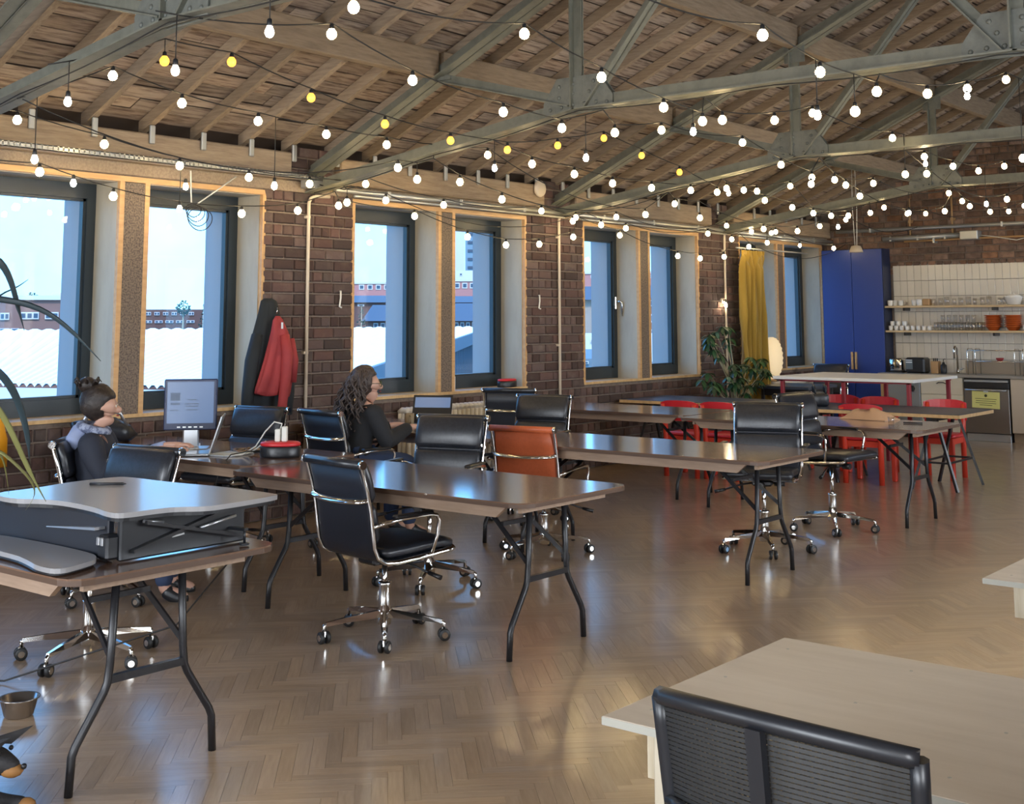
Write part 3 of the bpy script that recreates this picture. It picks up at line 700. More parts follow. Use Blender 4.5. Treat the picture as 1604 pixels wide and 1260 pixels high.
# ------------------------------------------------------------------ office chair (faces +x)
UPPER = ('seat_cushion', 'back_cushion', 'back_sling', 'side_rail', 'armrest', 'back_stretcher', 'head_roll', 'mechanism', 'gas_rod', 'lever')
def make_chair(label, lm='leather', lb='leather_back', armpads=True):
    t = thing('office_chair', label, 'chair', (0, 0, 0), 0, 'padded swivel chairs')
    # star base
    hub = MB().lathe([(.034, .065), (.036, .10), (.034, .135), (.030, .15), (.030, .25), (.033, .255), (.033, .27)], 14); hub.build('base_hub', 'chrome', t)
    arm = MB()
    vs = []
    for x, w, z, h in ((.02, .024, .118, .034), (.20, .017, .103, .022), (.30, .012, .090, .018)):
        vs += [(x, -w, z-h/2), (x, w, z-h/2), (x, w*.55, z+h/2), (x, -w*.55, z+h/2)]
    arm.add(vs, [(3, 2, 1, 0), (8, 9, 10, 11)]+[(4*i+j, 4*i+(j+1) % 4, 4*i+4+(j+1) % 4, 4*i+4+j) for i in (0, 1) for j in range(4)])
    arm.tube([(.292, 0, .088), (.306, 0, .085), (.308, 0, .05)], .010, 8)
    am = arm.mesh('base_arm', 'chrome')
    ws = MB()
    for sy in (-1, 1): ws.lathe([(.004, -.009), (.026, -.009), (.029, -.006), (.029, .006), (.026, .009), (.004, .009)], 14)
    ws.v = [(v[0], (v[2]+(-.017 if i < len(ws.v)//2 else .017)), v[1]) for i, v in enumerate(ws.v)]
    wm = ws.mesh('caster', 'rubber')
    cp = MB()
    for sy in (-1, 1): cp.tube([(0, sy*.0262, 0), (0, sy*.0285, 0)], .015, 12)
    cp.cbox(-.012, -.007, .0, .012, .007, .034, .004); cpm = cp.mesh('caster_cap', 'chrome')
    for k in range(5):
        a = 2*pi*k/5+.3
        link('base_arm', am, t, (0, 0, 0), (0, 0, a))
        c = link('caster', wm, t, (.308*cos(a), .308*sin(a), .029), (0, 0, a+.9*k)); link('caster_cap', cpm, c)
    MB().cyl((0, 0, .12), (0, 0, .40), .014, 10).build('gas_rod', 'chrome', t)
    mc = MB().cbox(-.12, -.07, .365, .10, .07, .405, .012); mc.bar((.02, -.23, .40), (.02, .23, .40), .05, .018); mc.bar((-.10, -.23, .40), (-.10, .23, .40), .04, .018)
    mc.cyl((.10, 0, .375), (.16, 0, .375), .022, 10); mc.cyl((-.02, .07, .375), (-.02, .14, .375), .02, 10); mc.build('mechanism', 'black_metal', t)
    lv = MB().tube([(.03, -.06, .38), (.05, -.15, .365), (.08, -.25, .335)], .006, 6); lv.tube([(.08, -.25, .335), (.10, -.32, .318)], [.010, .013], 8); lv.build('lever', 'black_metal', t)
    rail = [(.255, .440), (.235, .428), (.15, .422), (.02, .412), (-.10, .405), (-.175, .412), (-.215, .438), (-.236, .485), (-.248, .56), (-.262, .66), (-.285, .76), (-.318, .868), (-.326, .885)]
    for s in (-1, 1):
        MB().tube([(x, s*.232, z) for x, z in rail], .0145, 8, True, .62).build('side_rail', 'chrome', t)
    MB().pad(rail[1:12], .445, .010, 10, 8).build('back_sling', lb, t)
    off = lambda path, d: [(x, z+d) for x, z in path]
    MB().pad([(.262, .442), (.25, .452), (.20, .462), (.08, .458), (-.05, .450), (-.14, .448), (-.175, .456)], .455, .058, 16, 6).build('seat_cushion', lm, t)
    bp = [(-.206, .505), (-.212, .53), (-.222, .60), (-.232, .66), (-.238, .690)]
    MB().pad(bp, .452, .050, 16, 6).build('back_cushion', lm, t)
    bp = [(-.240, .700), (-.244, .725), (-.262, .80), (-.288, .868), (-.298, .886)]
    MB().pad(bp, .455, .056, 16, 6).build('back_cushion', lm, t)
    hr = MB().tube([(-.322, -.236, .880), (-.322, .236, .880)], .021, 12); h = hr.build('head_roll', lm, t)
    for s in (-1, 1): MB().tube([(-.322, s*.235, .880), (-.322, s*.250, .880)], [.023, .020], 12).build('end_cap', 'chrome', h)
    st = MB(); ps = [(-.272, -.232, .715), (-.305, -.20, .708), (-.318, -.10, .702), (-.320, 0, .70), (-.318, .10, .702), (-.305, .20, .708), (-.272, .232, .715)]
    st.tube(ps, .017, 8, True, .5); st.build('back_stretcher', 'chrome', t)
    for s in (-1, 1):
        a = MB().tube([(-.250, s*.240, .585), (-.20, s*.272, .604), (-.10, s*.282, .616), (.06, s*.282, .620), (.105, s*.280, .612), (.125, s*.276, .586), (.118, s*.268, .51), (.10, s*.250, .43)], .0095, 8).build('armrest', 'chrome', t)
        if armpads: MB().cbox(-.16, s*.282-.022, .621, .075, s*.282+.022, .638, .007).build('arm_pad', 'black_plastic', a)
    return t
def raise_chair(t, dz):
    for c in t.children:
        if c.name.split('.')[0] in UPPER: c.location.z += dz
chair0 = make_chair('black padded swivel chair in front, its back to the room, chrome rails')
orange0 = make_chair('orange leather swivel chair pushed up to the long table', 'leather_orange', 'leather_orange', False)
def put(x, y, deg, dz, label, first=None, pads=True):
    t = first or dup(chair0, None, None, label)
    t.location = (x, y, 0); t.rotation_euler = (0, 0, R(deg)); t['label'] = label
    raise_chair(t, dz); return t
put(2.53, 3.45, -84, .05, 'black swivel chair facing the room behind the standing desk unit')
put(.76, 5.66, -80, .05, 'black swivel chair by the red coat, behind the charger box')
put(1.49, 4.28, 45, .0, 'black swivel chair under the woman with a hair bun')
put(1.33, 6.32, 83, .05, 'black swivel chair under the woman with long curly hair')
put(2.65, 5.66, -74, .075, 'black wrinkled swivel chair between the woman with curls and the orange chair')
put(.62, 9.0, 118, .06, 'black swivel chair standing by the radiator, its back turned to us')
put(1.62, 7.92, -76, .055, 'black swivel chair facing us across the table, just behind the orange chair')
put(3.72, 7.86, -70, .075, 'black swivel chair facing us behind the right end of the middle table')
put(3.72, 8.93, -6, .10, 'black swivel chair turned sideways, its seat pointing to the open floor')
put(.55, 15.55, -85, .06, 'swivel chair in the far corner beside the blue cupboard')
put(3.33, 4.60, 82, .0, chair0['label'], chair0)
put(2.60, 6.85, 101, -.03, orange0['label'], orange0)

# ------------------------------------------------------------------ folding tables
def make_table(label, L=2.11, Wd=.87, H=.74):
    t = thing('folding_table', label, 'table', (0, 0, 0), 0, 'folding banquet tables')
    a, b, c = L/2, Wd/2, .085
    poly = []
    for sx, sy, a0 in ((1, 1, 0), (-1, 1, 90), (-1, -1, 180), (1, -1, 270)):
        for k in range(4): an = R(a0+k*30); poly.append((sx*(a-c)+c*cos(an), sy*(b-c)+c*sin(an)))
    MB().prism(poly, H-.006, H).build('tabletop', 'walnut', t)
    MB().prism([(x*1.0005, y*1.0005) for x, y in poly], H-.024, H-.006).build('edge_band', 'walnut_edge', t)
    for s in (-1, 1):
        q = MB(); ya, yb = s*(b-.055)-.011, s*(b-.055)+.011; q.add([(-a+.13, ya, H-.024), (a-.13, ya, H-.024), (a-.20, ya, H-.080), (-a+.20, ya, H-.080), (-a+.13, yb, H-.024), (a-.13, yb, H-.024), (a-.20, yb, H-.080), (-a+.20, yb, H-.080)], [(0, 1, 2, 3), (7, 6, 5, 4), (0, 4, 5, 1), (1, 5, 6, 2), (2, 6, 7, 3), (3, 7, 4, 0)]).build('apron', 'apron', t)
        MB().box(s*(a-.10)-.011, -b+.10, H-.060, s*(a-.10)+.011, b-.10, H-.024).build('apron', 'apron', t)
    for s in (-1, 1):
        x = s*(a-.20)
        for q in (-1, 1):
            MB().tube([(x, q*.135, H-.03), (x, q*.150, .40), (x, q*.158, .335), (x, q*.172, .305), (x, q*.272, .155), (x, q*.285, .125), (x, q*.292, .0)], .0145, 8).build('leg', 'black_metal', t)
            MB().bar((x-s*.005, q*.150, .42), (x-s*.36, q*.10, H-.035), .010, .022).build('brace', 'black_metal', t)
        MB().bar((x, -.15, .345), (x, .15, .345), .022, .026).build('crossbar', 'black_metal', t)
        MB().bar((x-s*.18, -.125, .58), (x-s*.18, .125, .58), .016, .020).build('crossbar', 'black_metal', t)
    return t
tb = make_table('folding table under the standing desk unit')
def table(x1, y0, label, rz=0, first=None, x0=None):
    t = first or dup(tb, label=label); t['label'] = label
    t.location = (x1-1.055, y0+.435, 0); t.rotation_euler = (0, 0, rz); return t
table(4.30, 4.50, 'walnut folding table in front with the black chair pulled out before it')
table(2.15, 4.69, 'walnut folding table carrying the monitor and the charger box')
table(4.36, 6.655, 'walnut folding table in the middle, orange chair tucked under it')
table(2.22, 6.80, 'walnut folding table by the radiator with mug and laptop', R(-1.5))
table(4.32, 9.20, 'walnut folding table with the folded paper bag on it')
table(2.17, 9.42, 'walnut folding table behind the black chairs, its end by the brick pier')
table(4.20, 2.31, tb['label'], 0, tb)
# trestle tables with dark linoleum tops
def make_trestle(label, L, Wd=.92, H=.70):
    t = thing('trestle_table', label, 'table')
    MB().cbox(-L/2, -Wd/2, H-.004, L/2, Wd/2, H, .002).build('tabletop', 'lino', t)
    MB().box(-L/2, -Wd/2, H-.034, L/2, Wd/2, H-.004).build('edge_band', 'ply_edge', t)
    for s in (-1, 1):
        x = s*(L/2-.30)
        tr = MB().box(x-.03, -.40, H-.075, x+.03, .40, H-.036).build('trestle', 'black_metal', t)
        for q in (-1, 1):
            for w in (-1, 1): MB().bar((x+w*.02, q*.28, H-.06), (x+w*.21, q*.34, 0), .024, .024).build('leg', 'black_metal', tr)
            MB().bar((x-.13, q*.315, .25), (x+.13, q*.315, .25), .014, .018).build('stretcher', 'black_metal', tr)
        for w in (-1, 1): MB().bar((x+w*.13, -.315, .25), (x+w*.13, .315, .25), .014, .018).build('stretcher', 'black_metal', tr)
    return t
t = make_trestle('dark blue topped trestle table in front of the dishwasher', 1.75); t.location = (2.955, 11.82, 0); t['group'] = 'trestle tables'
t = make_trestle('dark blue topped trestle table by the wall under the leafy plant', 1.93); t.location = (1.06, 11.9, 0); t['group'] = 'trestle tables'
# tall white bench table
t = thing('high_table', 'long white topped high table with red legs before the blue cupboard', 'table', (2.24, 13.0, 0))
MB().cbox(-.78, -.62, .918, .78, .62, .95, .004).build('tabletop', 'white_paint', t)
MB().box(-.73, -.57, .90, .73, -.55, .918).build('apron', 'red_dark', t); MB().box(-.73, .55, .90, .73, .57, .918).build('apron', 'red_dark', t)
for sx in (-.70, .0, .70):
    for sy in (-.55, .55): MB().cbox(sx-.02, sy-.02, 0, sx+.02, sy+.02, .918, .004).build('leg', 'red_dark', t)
t = thing('side_table', 'small dark table standing in front of the far radiator', 'table', (.62, 14.55, 0))
MB().cbox(-.30, -.40, .70, .40, .40, .74, .008).build('tabletop', 'lino', t); MB().box(-.25, -.35, .62, .35, .35, .70).build('apron', 'black_metal', t)
for a, b in ((-.25, -.34), (.34, -.34), (-.25, .34), (.34, .34)): MB().cbox(a-.02, b-.02, 0, a+.02, b+.02, .70, .004).build('leg', 'black_metal', t)

# red wooden chairs (face +x)
def make_red(label):
    t = thing('red_chair', label, 'chair', (0, 0, 0), 0, 'red chairs round the trestle tables')
    MB().pad([(-.19, .415), (-.17, .42), (0, .418), (.17, .425), (.20, .418)], .42, .035, 12, 8).build('seat', 'red', t)
    for sx, sy in ((1, 1), (1, -1)): MB().cbox(sx*.165-.024, sy*.175-.024, 0, sx*.165+.024, sy*.175+.024, .405, .008).build('leg', 'red2', t)
    for sy in (1, -1):
        MB().tube([(-.185, sy*.178, 0), (-.18, sy*.178, .40), (-.20, sy*.18, .60), (-.225, sy*.18, .72)], .027, 8).build('leg', 'red2', t)
        MB().box(-.16, sy*.175-.012, .345, .16, sy*.175+.012, .40).build('seat_rail', 'red2', t)
    for sx in (-.17, .165): MB().box(sx-.012, -.17, .345, sx+.012, .17, .40).build('seat_rail', 'red2', t)
    b = MB(); n = 9; vs = []
    for i in range(n):
        u = i/(n-1)*2-1; y = u*.215; x = -.222-.03*(1-u*u); zt = .755-.03*abs(u)**4; 
        for dx in (0, .022):
            vs += [(x+dx+.012, y, .555), (x+dx, y, zt)]
    fs = []
    for i in range(n-1):
        k = 4*i; fs += [(k, k+4, k+5, k+1), (k+2, k+3, k+7, k+6), (k+1, k+5, k+7, k+3), (k, k+2, k+6, k+4)]
    fs += [(0, 1, 3, 2), (4*n-4, 4*n-2, 4*n-1, 4*n-3)]
    b.add(vs, fs, False).build('backrest', 'red', t)
    return t
r0 = make_red('red chair'); first = True
for (x, y, d, l) in ((2.82, 11.72, 92, 'red chair tucked under the trestle table behind the folded paper bag'), (3.24, 12.42, -88, 'red chair on the far side of the trestle, nearest the dishwasher'),
                     (2.52, 12.46, -92, 'red chair on the far side of the trestle, before the blue cupboard'), (1.18, 11.12, 90, 'red chair nearest the brick wall, its back to us at the window trestle'),
                     (1.62, 11.16, 88, 'red chair second from the brick wall, its back to us at the window trestle'), (2.05, 12.55, -90, 'red chair peeping over the window trestle below the yellow curtain')):
    t = r0 if first else dup(r0); first = False
    t.location = (x, y, 0); t.rotation_euler = (0, 0, R(d)); t['label'] = l

# ------------------------------------------------------------------ plywood desks on the right
def ply_desk(label, x0, y0, x1, y1, legs):
    t = thing('plywood_desk', label, 'desk', (x0, y0, 0), 0, 'pale plywood desks')
    w, d = x1-x0, y1-y0
    MB().cbox(0, 0, .722, w, d, .74, .0015).build('desktop', 'desk_ply', t); 
    e = MB(); e.box(.0, -.001, .7225, w, .0, .7385); e.box(-.001, 0, .7225, 0, d, .7385); e.build('edge_band', 'desk_edge', t)
    s = MB()
    for i in range(5):
        for j in (.12, .5, .88): s.cyl((.06+i*.32, d*j, .7395), (.06+i*.32, d*j, .7408), .004, 8)
    s.build('screw_heads', 'desk_edge', t, kind='stuff')
    for (a, b, c, e_) in legs: MB().cbox(a, b, 0, c, e_, .722, .004).build('leg', 'leg_wood', t)
    MB().box(.08, .05, .62, w-.08, .075, .722).build('rail', 'leg_wood', t); MB().box(.08, d-.075, .62, w-.08, d-.05, .722).build('rail', 'leg_wood', t)
    MB().box(.10, .075, .64, .125, d-.075, .722).build('rail', 'leg_wood', t)
ply_desk('pale plywood desk in front of the mesh chair', 6.31, 2.25, 7.9, 3.08, [(.10, .04, .15, .16), (.10, .66, .15, .78), (1.40, .04, 1.45, .16), (1.40, .66, 1.45, .78)])
ply_desk('pale plywood desk cut off at the edge, beyond the mesh chair desk', 6.46, 4.16, 8.0, 4.98, [(.11, .09, .62, .115), (.11, .70, .62, .725), (1.0, .09, 1.45, .115), (1.0, .70, 1.45, .725)])

# black mesh-backed chair
t = thing('mesh_chair', 'black mesh-backed task chair at the near plywood desk', 'chair', (6.955, 2.14, 0), R(86))
H0 = .957; n = 15
def bk(u, v):      # u across -1..1, v 0 bottom .. 1 top
    y = u*(.212+.018*v); x = -.30+.055*(u*u)-.05*v-(.0); z = .52+v*(H0-.52)-.022*(1-u*u)*v*0-.018*u*u*v
    return Vector((x, y, z))
fr = MB(); fr.tube([bk(-1+2*i/24, 1) for i in range(25)], .0155, 8); fr.tube([bk(-1, i/10) for i in range(11)], .015, 8); fr.tube([bk(1, i/10) for i in range(11)], .015, 8); fr.tube([bk(-1+2*i/16, 0) for i in range(17)], .015, 8)
fr.build('back_frame', 'black_plastic', t)
sp = MB()
for u0, u1 in ((-.05, .07),): sp.add([bk(u0, 0)+Vector((-.006, 0, 0)), bk(u1, 0)+Vector((-.006, 0, 0)), bk(u1, .98)+Vector((-.006, 0, 0)), bk(u0, .98)+Vector((-.006, 0, 0)), bk(u0, 0)+Vector((-.022, 0, 0)), bk(u1, 0)+Vector((-.022, 0, 0)), bk(u1, .98)+Vector((-.022, 0, 0)), bk(u0, .98)+Vector((-.022, 0, 0))],
       [(0, 1, 2, 3), (7, 6, 5, 4), (0, 4, 5, 1), (1, 5, 6, 2), (2, 6, 7, 3), (3, 7, 4, 0)])
sp.build('back_spine', 'black_plastic', t)
lb = MB(); lb.tube([bk(-.98+1.96*i/16, .60)+Vector((-.012-.016*(1-abs(-.98+1.96*i/16)), 0, 0)) for i in range(17)], .010, 8); lb.build('lumbar_bar', 'black_plastic', t)
ms = MB()
for k in range(52):
    v = .02+k/53*.97
    ms.tube([bk(-.97+1.94*i/10, v) for i in range(11)], .0040, 4, False)
for k in range(43):
    u = -.96+1.92*k/42; ms.tube([bk(u, i/6) for i in range(7)], .0022, 3, False)
ms.build('mesh_back', 'rubber', t, kind='stuff')
MB().pad([(.25, .46), (.23, .47), (.0, .465), (-.20, .462), (-.24, .468)], .48, .07, 14, 6).build('seat_cushion', 'leather_back', t)
MB().bar((-.12, 0, .42), (-.30, 0, .45), .06, .03).bar((-.31, 0, .43), (-.325, 0, .62), .05, .02, (1, 0, 0)).build('back_support', 'black_plastic', t)
MB().cyl((0, 0, .08), (0, 0, .44), .022, 10).build('gas_column', 'black_metal', t)
for k in range(5):
    a = 2*pi*k/5; MB().bar((0, 0, .10), (.30*cos(a), .30*sin(a), .085), .035, .025).build('base_arm', 'black_plastic', t)
    MB().sphere((.30*cos(a), .30*sin(a), .035), .035, 10, 6).build('caster', 'rubber', t)
# ------------------------------------------------------------------ standing desk unit on the nearest table
t = thing('standing_desk_unit', 'black height adjustable desk riser on the nearest walnut table', 'desk riser', (3.75, 2.8, .742))
def rel(mb, c): mb.v = [(v[0]-c[0], v[1]-c[1], v[2]-c[2]) for v in mb.v]; return mb
C0 = (3.75, 2.8, .742)
poly = [(3.32, 2.50), (3.528, 2.476), (3.616, 2.545), (3.74, 2.565), (3.937, 2.55), (4.10, 2.505), (4.15, 2.53), (4.148, 2.661), (4.165, 2.729), (4.235, 2.79), (4.25, 2.854), (4.225, 3.128), (4.19, 3.165), (3.837, 3.165), (3.579, 3.12), (3.296, 3.12), (3.255, 3.08), (3.255, 2.866), (3.30, 2.737), (3.31, 2.66)]
def fillet(p, k=2):
    for _ in range(k):
        q = []
        for i in range(len(p)):
            a, b = p[i], p[(i+1) % len(p)]; q += [(a[0]*.75+b[0]*.25, a[1]*.75+b[1]*.25), (a[0]*.25+b[0]*.75, a[1]*.25+b[1]*.75)]
        p = q
    return p
rel(MB().prism(fillet(poly), .905, .922), C0).build('desktop', 'conv_top', t)
rel(MB().prism([(x, y) for x, y in fillet([(3.7+(x-3.7)*.985, 2.82+(y-2.82)*.985) for x, y in poly])], .892, .905), C0).build('desktop_underside', 'black_plastic', t)
kp = [(3.20, 2.36), (3.741, 2.365), (3.903, 2.332), (4.009, 2.30), (4.125, 2.305), (4.10, 2.40), (4.05, 2.505), (3.923, 2.55), (3.40, 2.55), (3.20, 2.50)]
rel(MB().prism(fillet(kp), .752, .768), C0).build('keyboard_tray', 'conv_top', t)
rel(MB().prism(fillet([(3.7+(x-3.7)*.97, 2.43+(y-2.43)*.97) for x, y in kp]), .744, .752), C0).build('tray_lip', 'black_plastic', t)
rel(MB().cbox(3.20, 2.575, .744, 3.99, 2.60, .895, .004), C0).build('front_panel', 'dark_panel', t)
rel(MB().add([(3.60, 2.572, .822), (3.975, 2.53, .858), (3.975, 2.572, .858), (3.60, 2.572, .818), (3.975, 2.53, .848), (3.975, 2.572, .848)], [(0, 1, 2), (3, 5, 4), (0, 3, 4, 1), (1, 4, 5, 2), (2, 5, 3, 0)]), C0).build('release_lever', 'silver', t)
for x in (3.21, 4.045): rel(MB().cbox(x-.012, 2.58, .744, x+.012, 3.12, .895, .006), C0).build('side_frame', 'black_plastic', t)
for x in (4.066, 3.185):
    m_ = MB(); m_.bar((x, 2.62, .775), (x, 3.02, .872), .012, .034, (1, 0, 0)); m_.bar((x+.012, 2.66, .870), (x+.012, 3.08, .772), .012, .034, (1, 0, 0)); rel(m_, C0).build('scissor_arm', 'black_metal', t)
m_ = MB(); m_.tube([(4.075, 2.90, .82), (4.075, 3.06, .845)], .006, 8); m_.tube([(4.075, 2.66, .872), (4.075, 2.74, .862)], .007, 8); m_.bar((4.075, 2.78, .805), (4.075, 2.83, .81), .006, .006); rel(m_, C0).build('gas_spring', 'silver', t)
m_ = MB(); m_.cbox(3.985, 2.535, .752, 4.045, 2.60, .835, .008); rel(m_, C0).build('lever_housing', 'black_plastic', t)
m_ = MB()
for k in range(2): m_.cbox(3.988+k*.022, 2.530, .80, 4.004+k*.022, 2.538, .828, .002)
rel(m_, C0).build('release_button', 'silver', t)
m_ = MB(); m_.cyl((4.13, 3.06, .744), (4.13, 3.06, .752), .018, 12).cyl((4.13, 3.06, .752), (4.13, 3.06, .80), .005, 8); m_.bar((4.06, 3.05, .80), (4.14, 3.06, .80), .02, .01); rel(m_, C0).build('foot', 'black_plastic', t)
m_ = MB().tube([(3.42, 2.86, .9285), (3.52, 2.945, .9285)], .0055, 8); m_.tube([(3.52, 2.945, .9285), (3.53, 2.953, .9285)], [.005, .001], 8)
o = rel(m_, (3.47, 2.9, .922)).build('pen', 'black_plastic'); o.location = (3.47, 2.9, .922); tag(o, 'dark pen lying on the black desk riser', 'pen')
o = MB().tube([(3.9, 3.16, .755), (3.7, 3.34, .60), (3.2, 3.45, .25), (2.6, 3.0, .012), (2.1, 2.7, .008), (1.6, 2.8, .008)], .004, 6).build('cable', 'cable_b'); tag(o, 'thin black cable hanging from the desk riser to the floor', 'cable')

# ------------------------------------------------------------------ things on the monitor table
t = thing('monitor', 'old square flat-screen monitor with blue-grey page on the window table', 'monitor', (1.20, 4.98, .74), R(-43))
f = MB().cbox(-.03, -.165, .135, .005, .165, .455, .006).build('bezel', 'navy_plastic', t)
MB().box(.0055, -.145, .178, .0075, .145, .438).build('screen', 'screen', f)
mk = MB()
for (y, z, w, h) in ((.095, .345, .06, .05), (.095, .300, .06, .012), (-.01, .30, .09, .006), (-.01, .285, .08, .006), (-.01, .262, .07, .006), (.1, .26, .05, .006), (-.01, .325, .06, .006)):
    mk.box(.0077, -y-w/2, z-h/2, .0083, -y+w/2, z+h/2)
mk.build('page_marks', 'screen_mark', f)
b = MB()
for k in range(5): b.box(.0055, -.08+k*.035, .150, .0075, -.06+k*.035, .158)
b.build('button', 'silver', f)
MB().cbox(-.09, -.05, .02, -.05, .05, .30, .008).build('stand', 'silver', t); MB().bar((-.06, 0, .27), (-.02, 0, .29), .08, .06).build('hinge', 'silver', t)
MB().cbox(-.15, -.12, .0, .06, .12, .022, .008).build('foot', 'silver', t)
t = thing('laptop', 'grey laptop stood open edge-on beside the monitor', 'laptop', (1.33, 4.90, .742), R(228))
MB().cbox(-.12, -.16, .0, .12, .16, .014, .004).build('keyboard_base', 'silver', t); MB().bar((-.12, 0, .014), (-.19, 0, .235), .32, .008, (1, 0, .3)).build('lid', 'silver', t)
t = thing('extension_reel', 'red topped black extension block with white chargers on the walnut table', 'extension lead', (1.90, 5.13, .74), R(36))
bd = MB().lathe([(.12, 0), (.125, .012), (.125, .06), (.118, .068)], 24, sx=1.0, sy=.72).build('body', 'black_plastic', t)
MB().lathe([(.120, .068), (.124, .074), (.122, .086), (.112, .092), (.02, .094)], 24, sx=1.0, sy=.72).build('lid', 'red', t)
for dx, dy, h in ((-.012, -.02, .075), (.028, -.012, .09)): MB().cbox(dx-.016, dy-.02, .094, dx+.016, dy+.02, .094+h, .005).build('charger', 'cable_w', t)
cw = MB(); cw.tube([(.0, -.01, .17), (.01, -.01, .20), (-.04, 0, .21), (-.10, .02, .15), (-.16, .03, .06), (-.24, .02, .01), (-.34, -.02, .008), (-.40, .05, .008)], .0045, 6)
cw.tube([(-.09, .0, .095), (-.15, .03, .05), (-.22, .08, .009), (-.30, .12, .008), (-.42, .07, .008), (-.5, .14, .008)], .0045, 6); cw.build('charging_cable', 'cable_w', t)
MB().tube([(-.12, .0, .03), (-.18, -.06, .04), (-.26, -.16, .03), (-.31, -.21, -.04), (-.33, -.23, -.15)], .004, 6).build('mains_cable', 'cable_b', t)
t = thing('cable_tangle', 'tangle of thin dark cables on the monitor table', 'cables', (1.58, 5.2, .745))
for k in range(4):
    pts = [(.12*cos(a*1.3+k)+rnd.uniform(-.03, .03), .09*sin(a*1.7+k*2)+rnd.uniform(-.02, .02), .006+.012*abs(sin(a*2+k))) for a in [i*.45 for i in range(16)]]
    MB().tube(pts, .003, 5).build('cable', 'cable_b' if k % 2 else 'knife_wood', t)
for k, (x, y, w, h, rz, l) in enumerate(((1.12, 4.86, .21, .28, .4, 'open white notebook before the monitor'), (.95, 5.10, .24, .17, .9, 'pale grey keyboard behind the woman\'s hands'), (1.55, 5.02, .20, .24, .2, 'white sheet of paper beside the monitor foot'))):
    o = MB().cbox(-w/2, -h/2, 0, w/2, h/2, .008 if k != 1 else .018, .002).build(('notebook', 'keyboard', 'paper_sheet')[k], 'paper'); o.location = (x, y, .741); o.rotation_euler = (0, 0, rz); tag(o, l, ('notebook', 'keyboard', 'paper')[k])
    if k == 1:
        kk = MB()
        for i in range(6):
            for j in range(11): kk.box(-.11+j*.02, -.072+i*.024, .018, -.094+j*.02, -.054+i*.024, .022)
        kk.build('keys', 'silver', o, kind='stuff')
    if k == 0: MB().box(-.002, -h/2+.01, .008, .002, h/2-.01, .0095).build('spine', 'silver', o)
t = thing('shoulder_bag', 'black shiny bag with pale straps by the window sill behind the woman with the bun', 'bag', (.24, 4.98, .742), R(60))
b = MB(); b.lathe([(.02, .0), (.13, .01), (.17, .05), (.16, .12), (.10, .145), (.03, .155)], 18, sx=1.25, sy=.62); 
b.v = [(v[0]+.02*sin(v[2]*40+v[1]*30), v[1]+.018*sin(v[0]*35), max(0, v[2]+.022*sin(v[0]*28)-.01*sin(v[1]*50))) for v in b.v]; b.build('body', 'leather', t)
for s in (-1, 1): MB().tube([(-.14, s*.06, .12), (-.10, s*.10, .20), (0, s*.11, .215), (.10, s*.10, .20), (.15, s*.06, .11)], .009, 6).build('strap', 'silver', t)

# ------------------------------------------------------------------ people
def skinned(name, J, E, m, parent, sub=2, root=0):
    me = bpy.data.meshes.new(name); ks = list(J); me.from_pydata([J[k][:3] for k in ks], [(ks.index(a), ks.index(b)) for a, b in E], [])
    o = bpy.data.objects.new(name, me); col.objects.link(o)
    md = o.modifiers.new('skin', 'SKIN'); md.use_smooth_shade = True; md.branch_smoothing = .4
    for i, k in enumerate(ks):
        r = J[k][3]; r2 = J[k][4] if len(J[k]) > 4 else r
        me.skin_vertices[0].data[i].radius = (r, r2); me.skin_vertices[0].data[i].use_root = (i == root)
    s = o.modifiers.new('sub', 'SUBSURF'); s.levels = sub; s.render_levels = sub
    dg = bpy.context.evaluated_depsgraph_get(); dg.update(); nm = bpy.data.meshes.new_from_object(o.evaluated_get(dg))
    bpy.data.objects.remove(o); nm.materials.clear(); nm.materials.append(M[m])
    for p in nm.polygons: p.use_smooth = True
    return link(name, nm, parent)
def remeshed(name, mb, m, parent, vox=.011, it=6):
    me = mb.mesh(name, m); o = bpy.data.objects.new(name, me); col.objects.link(o)
    md = o.modifiers.new('remesh', 'REMESH'); md.mode = 'VOXEL'; md.voxel_size = vox
    s = o.modifiers.new('smooth', 'SMOOTH'); s.iterations = it; s.factor = .5
    dg = bpy.context.evaluated_depsgraph_get(); dg.update(); nm = bpy.data.meshes.new_from_object(o.evaluated_get(dg))
    bpy.data.objects.remove(o); nm.materials.clear(); nm.materials.append(M[m])
    for p in nm.polygons: p.use_smooth = True
    return link(name, nm, parent)
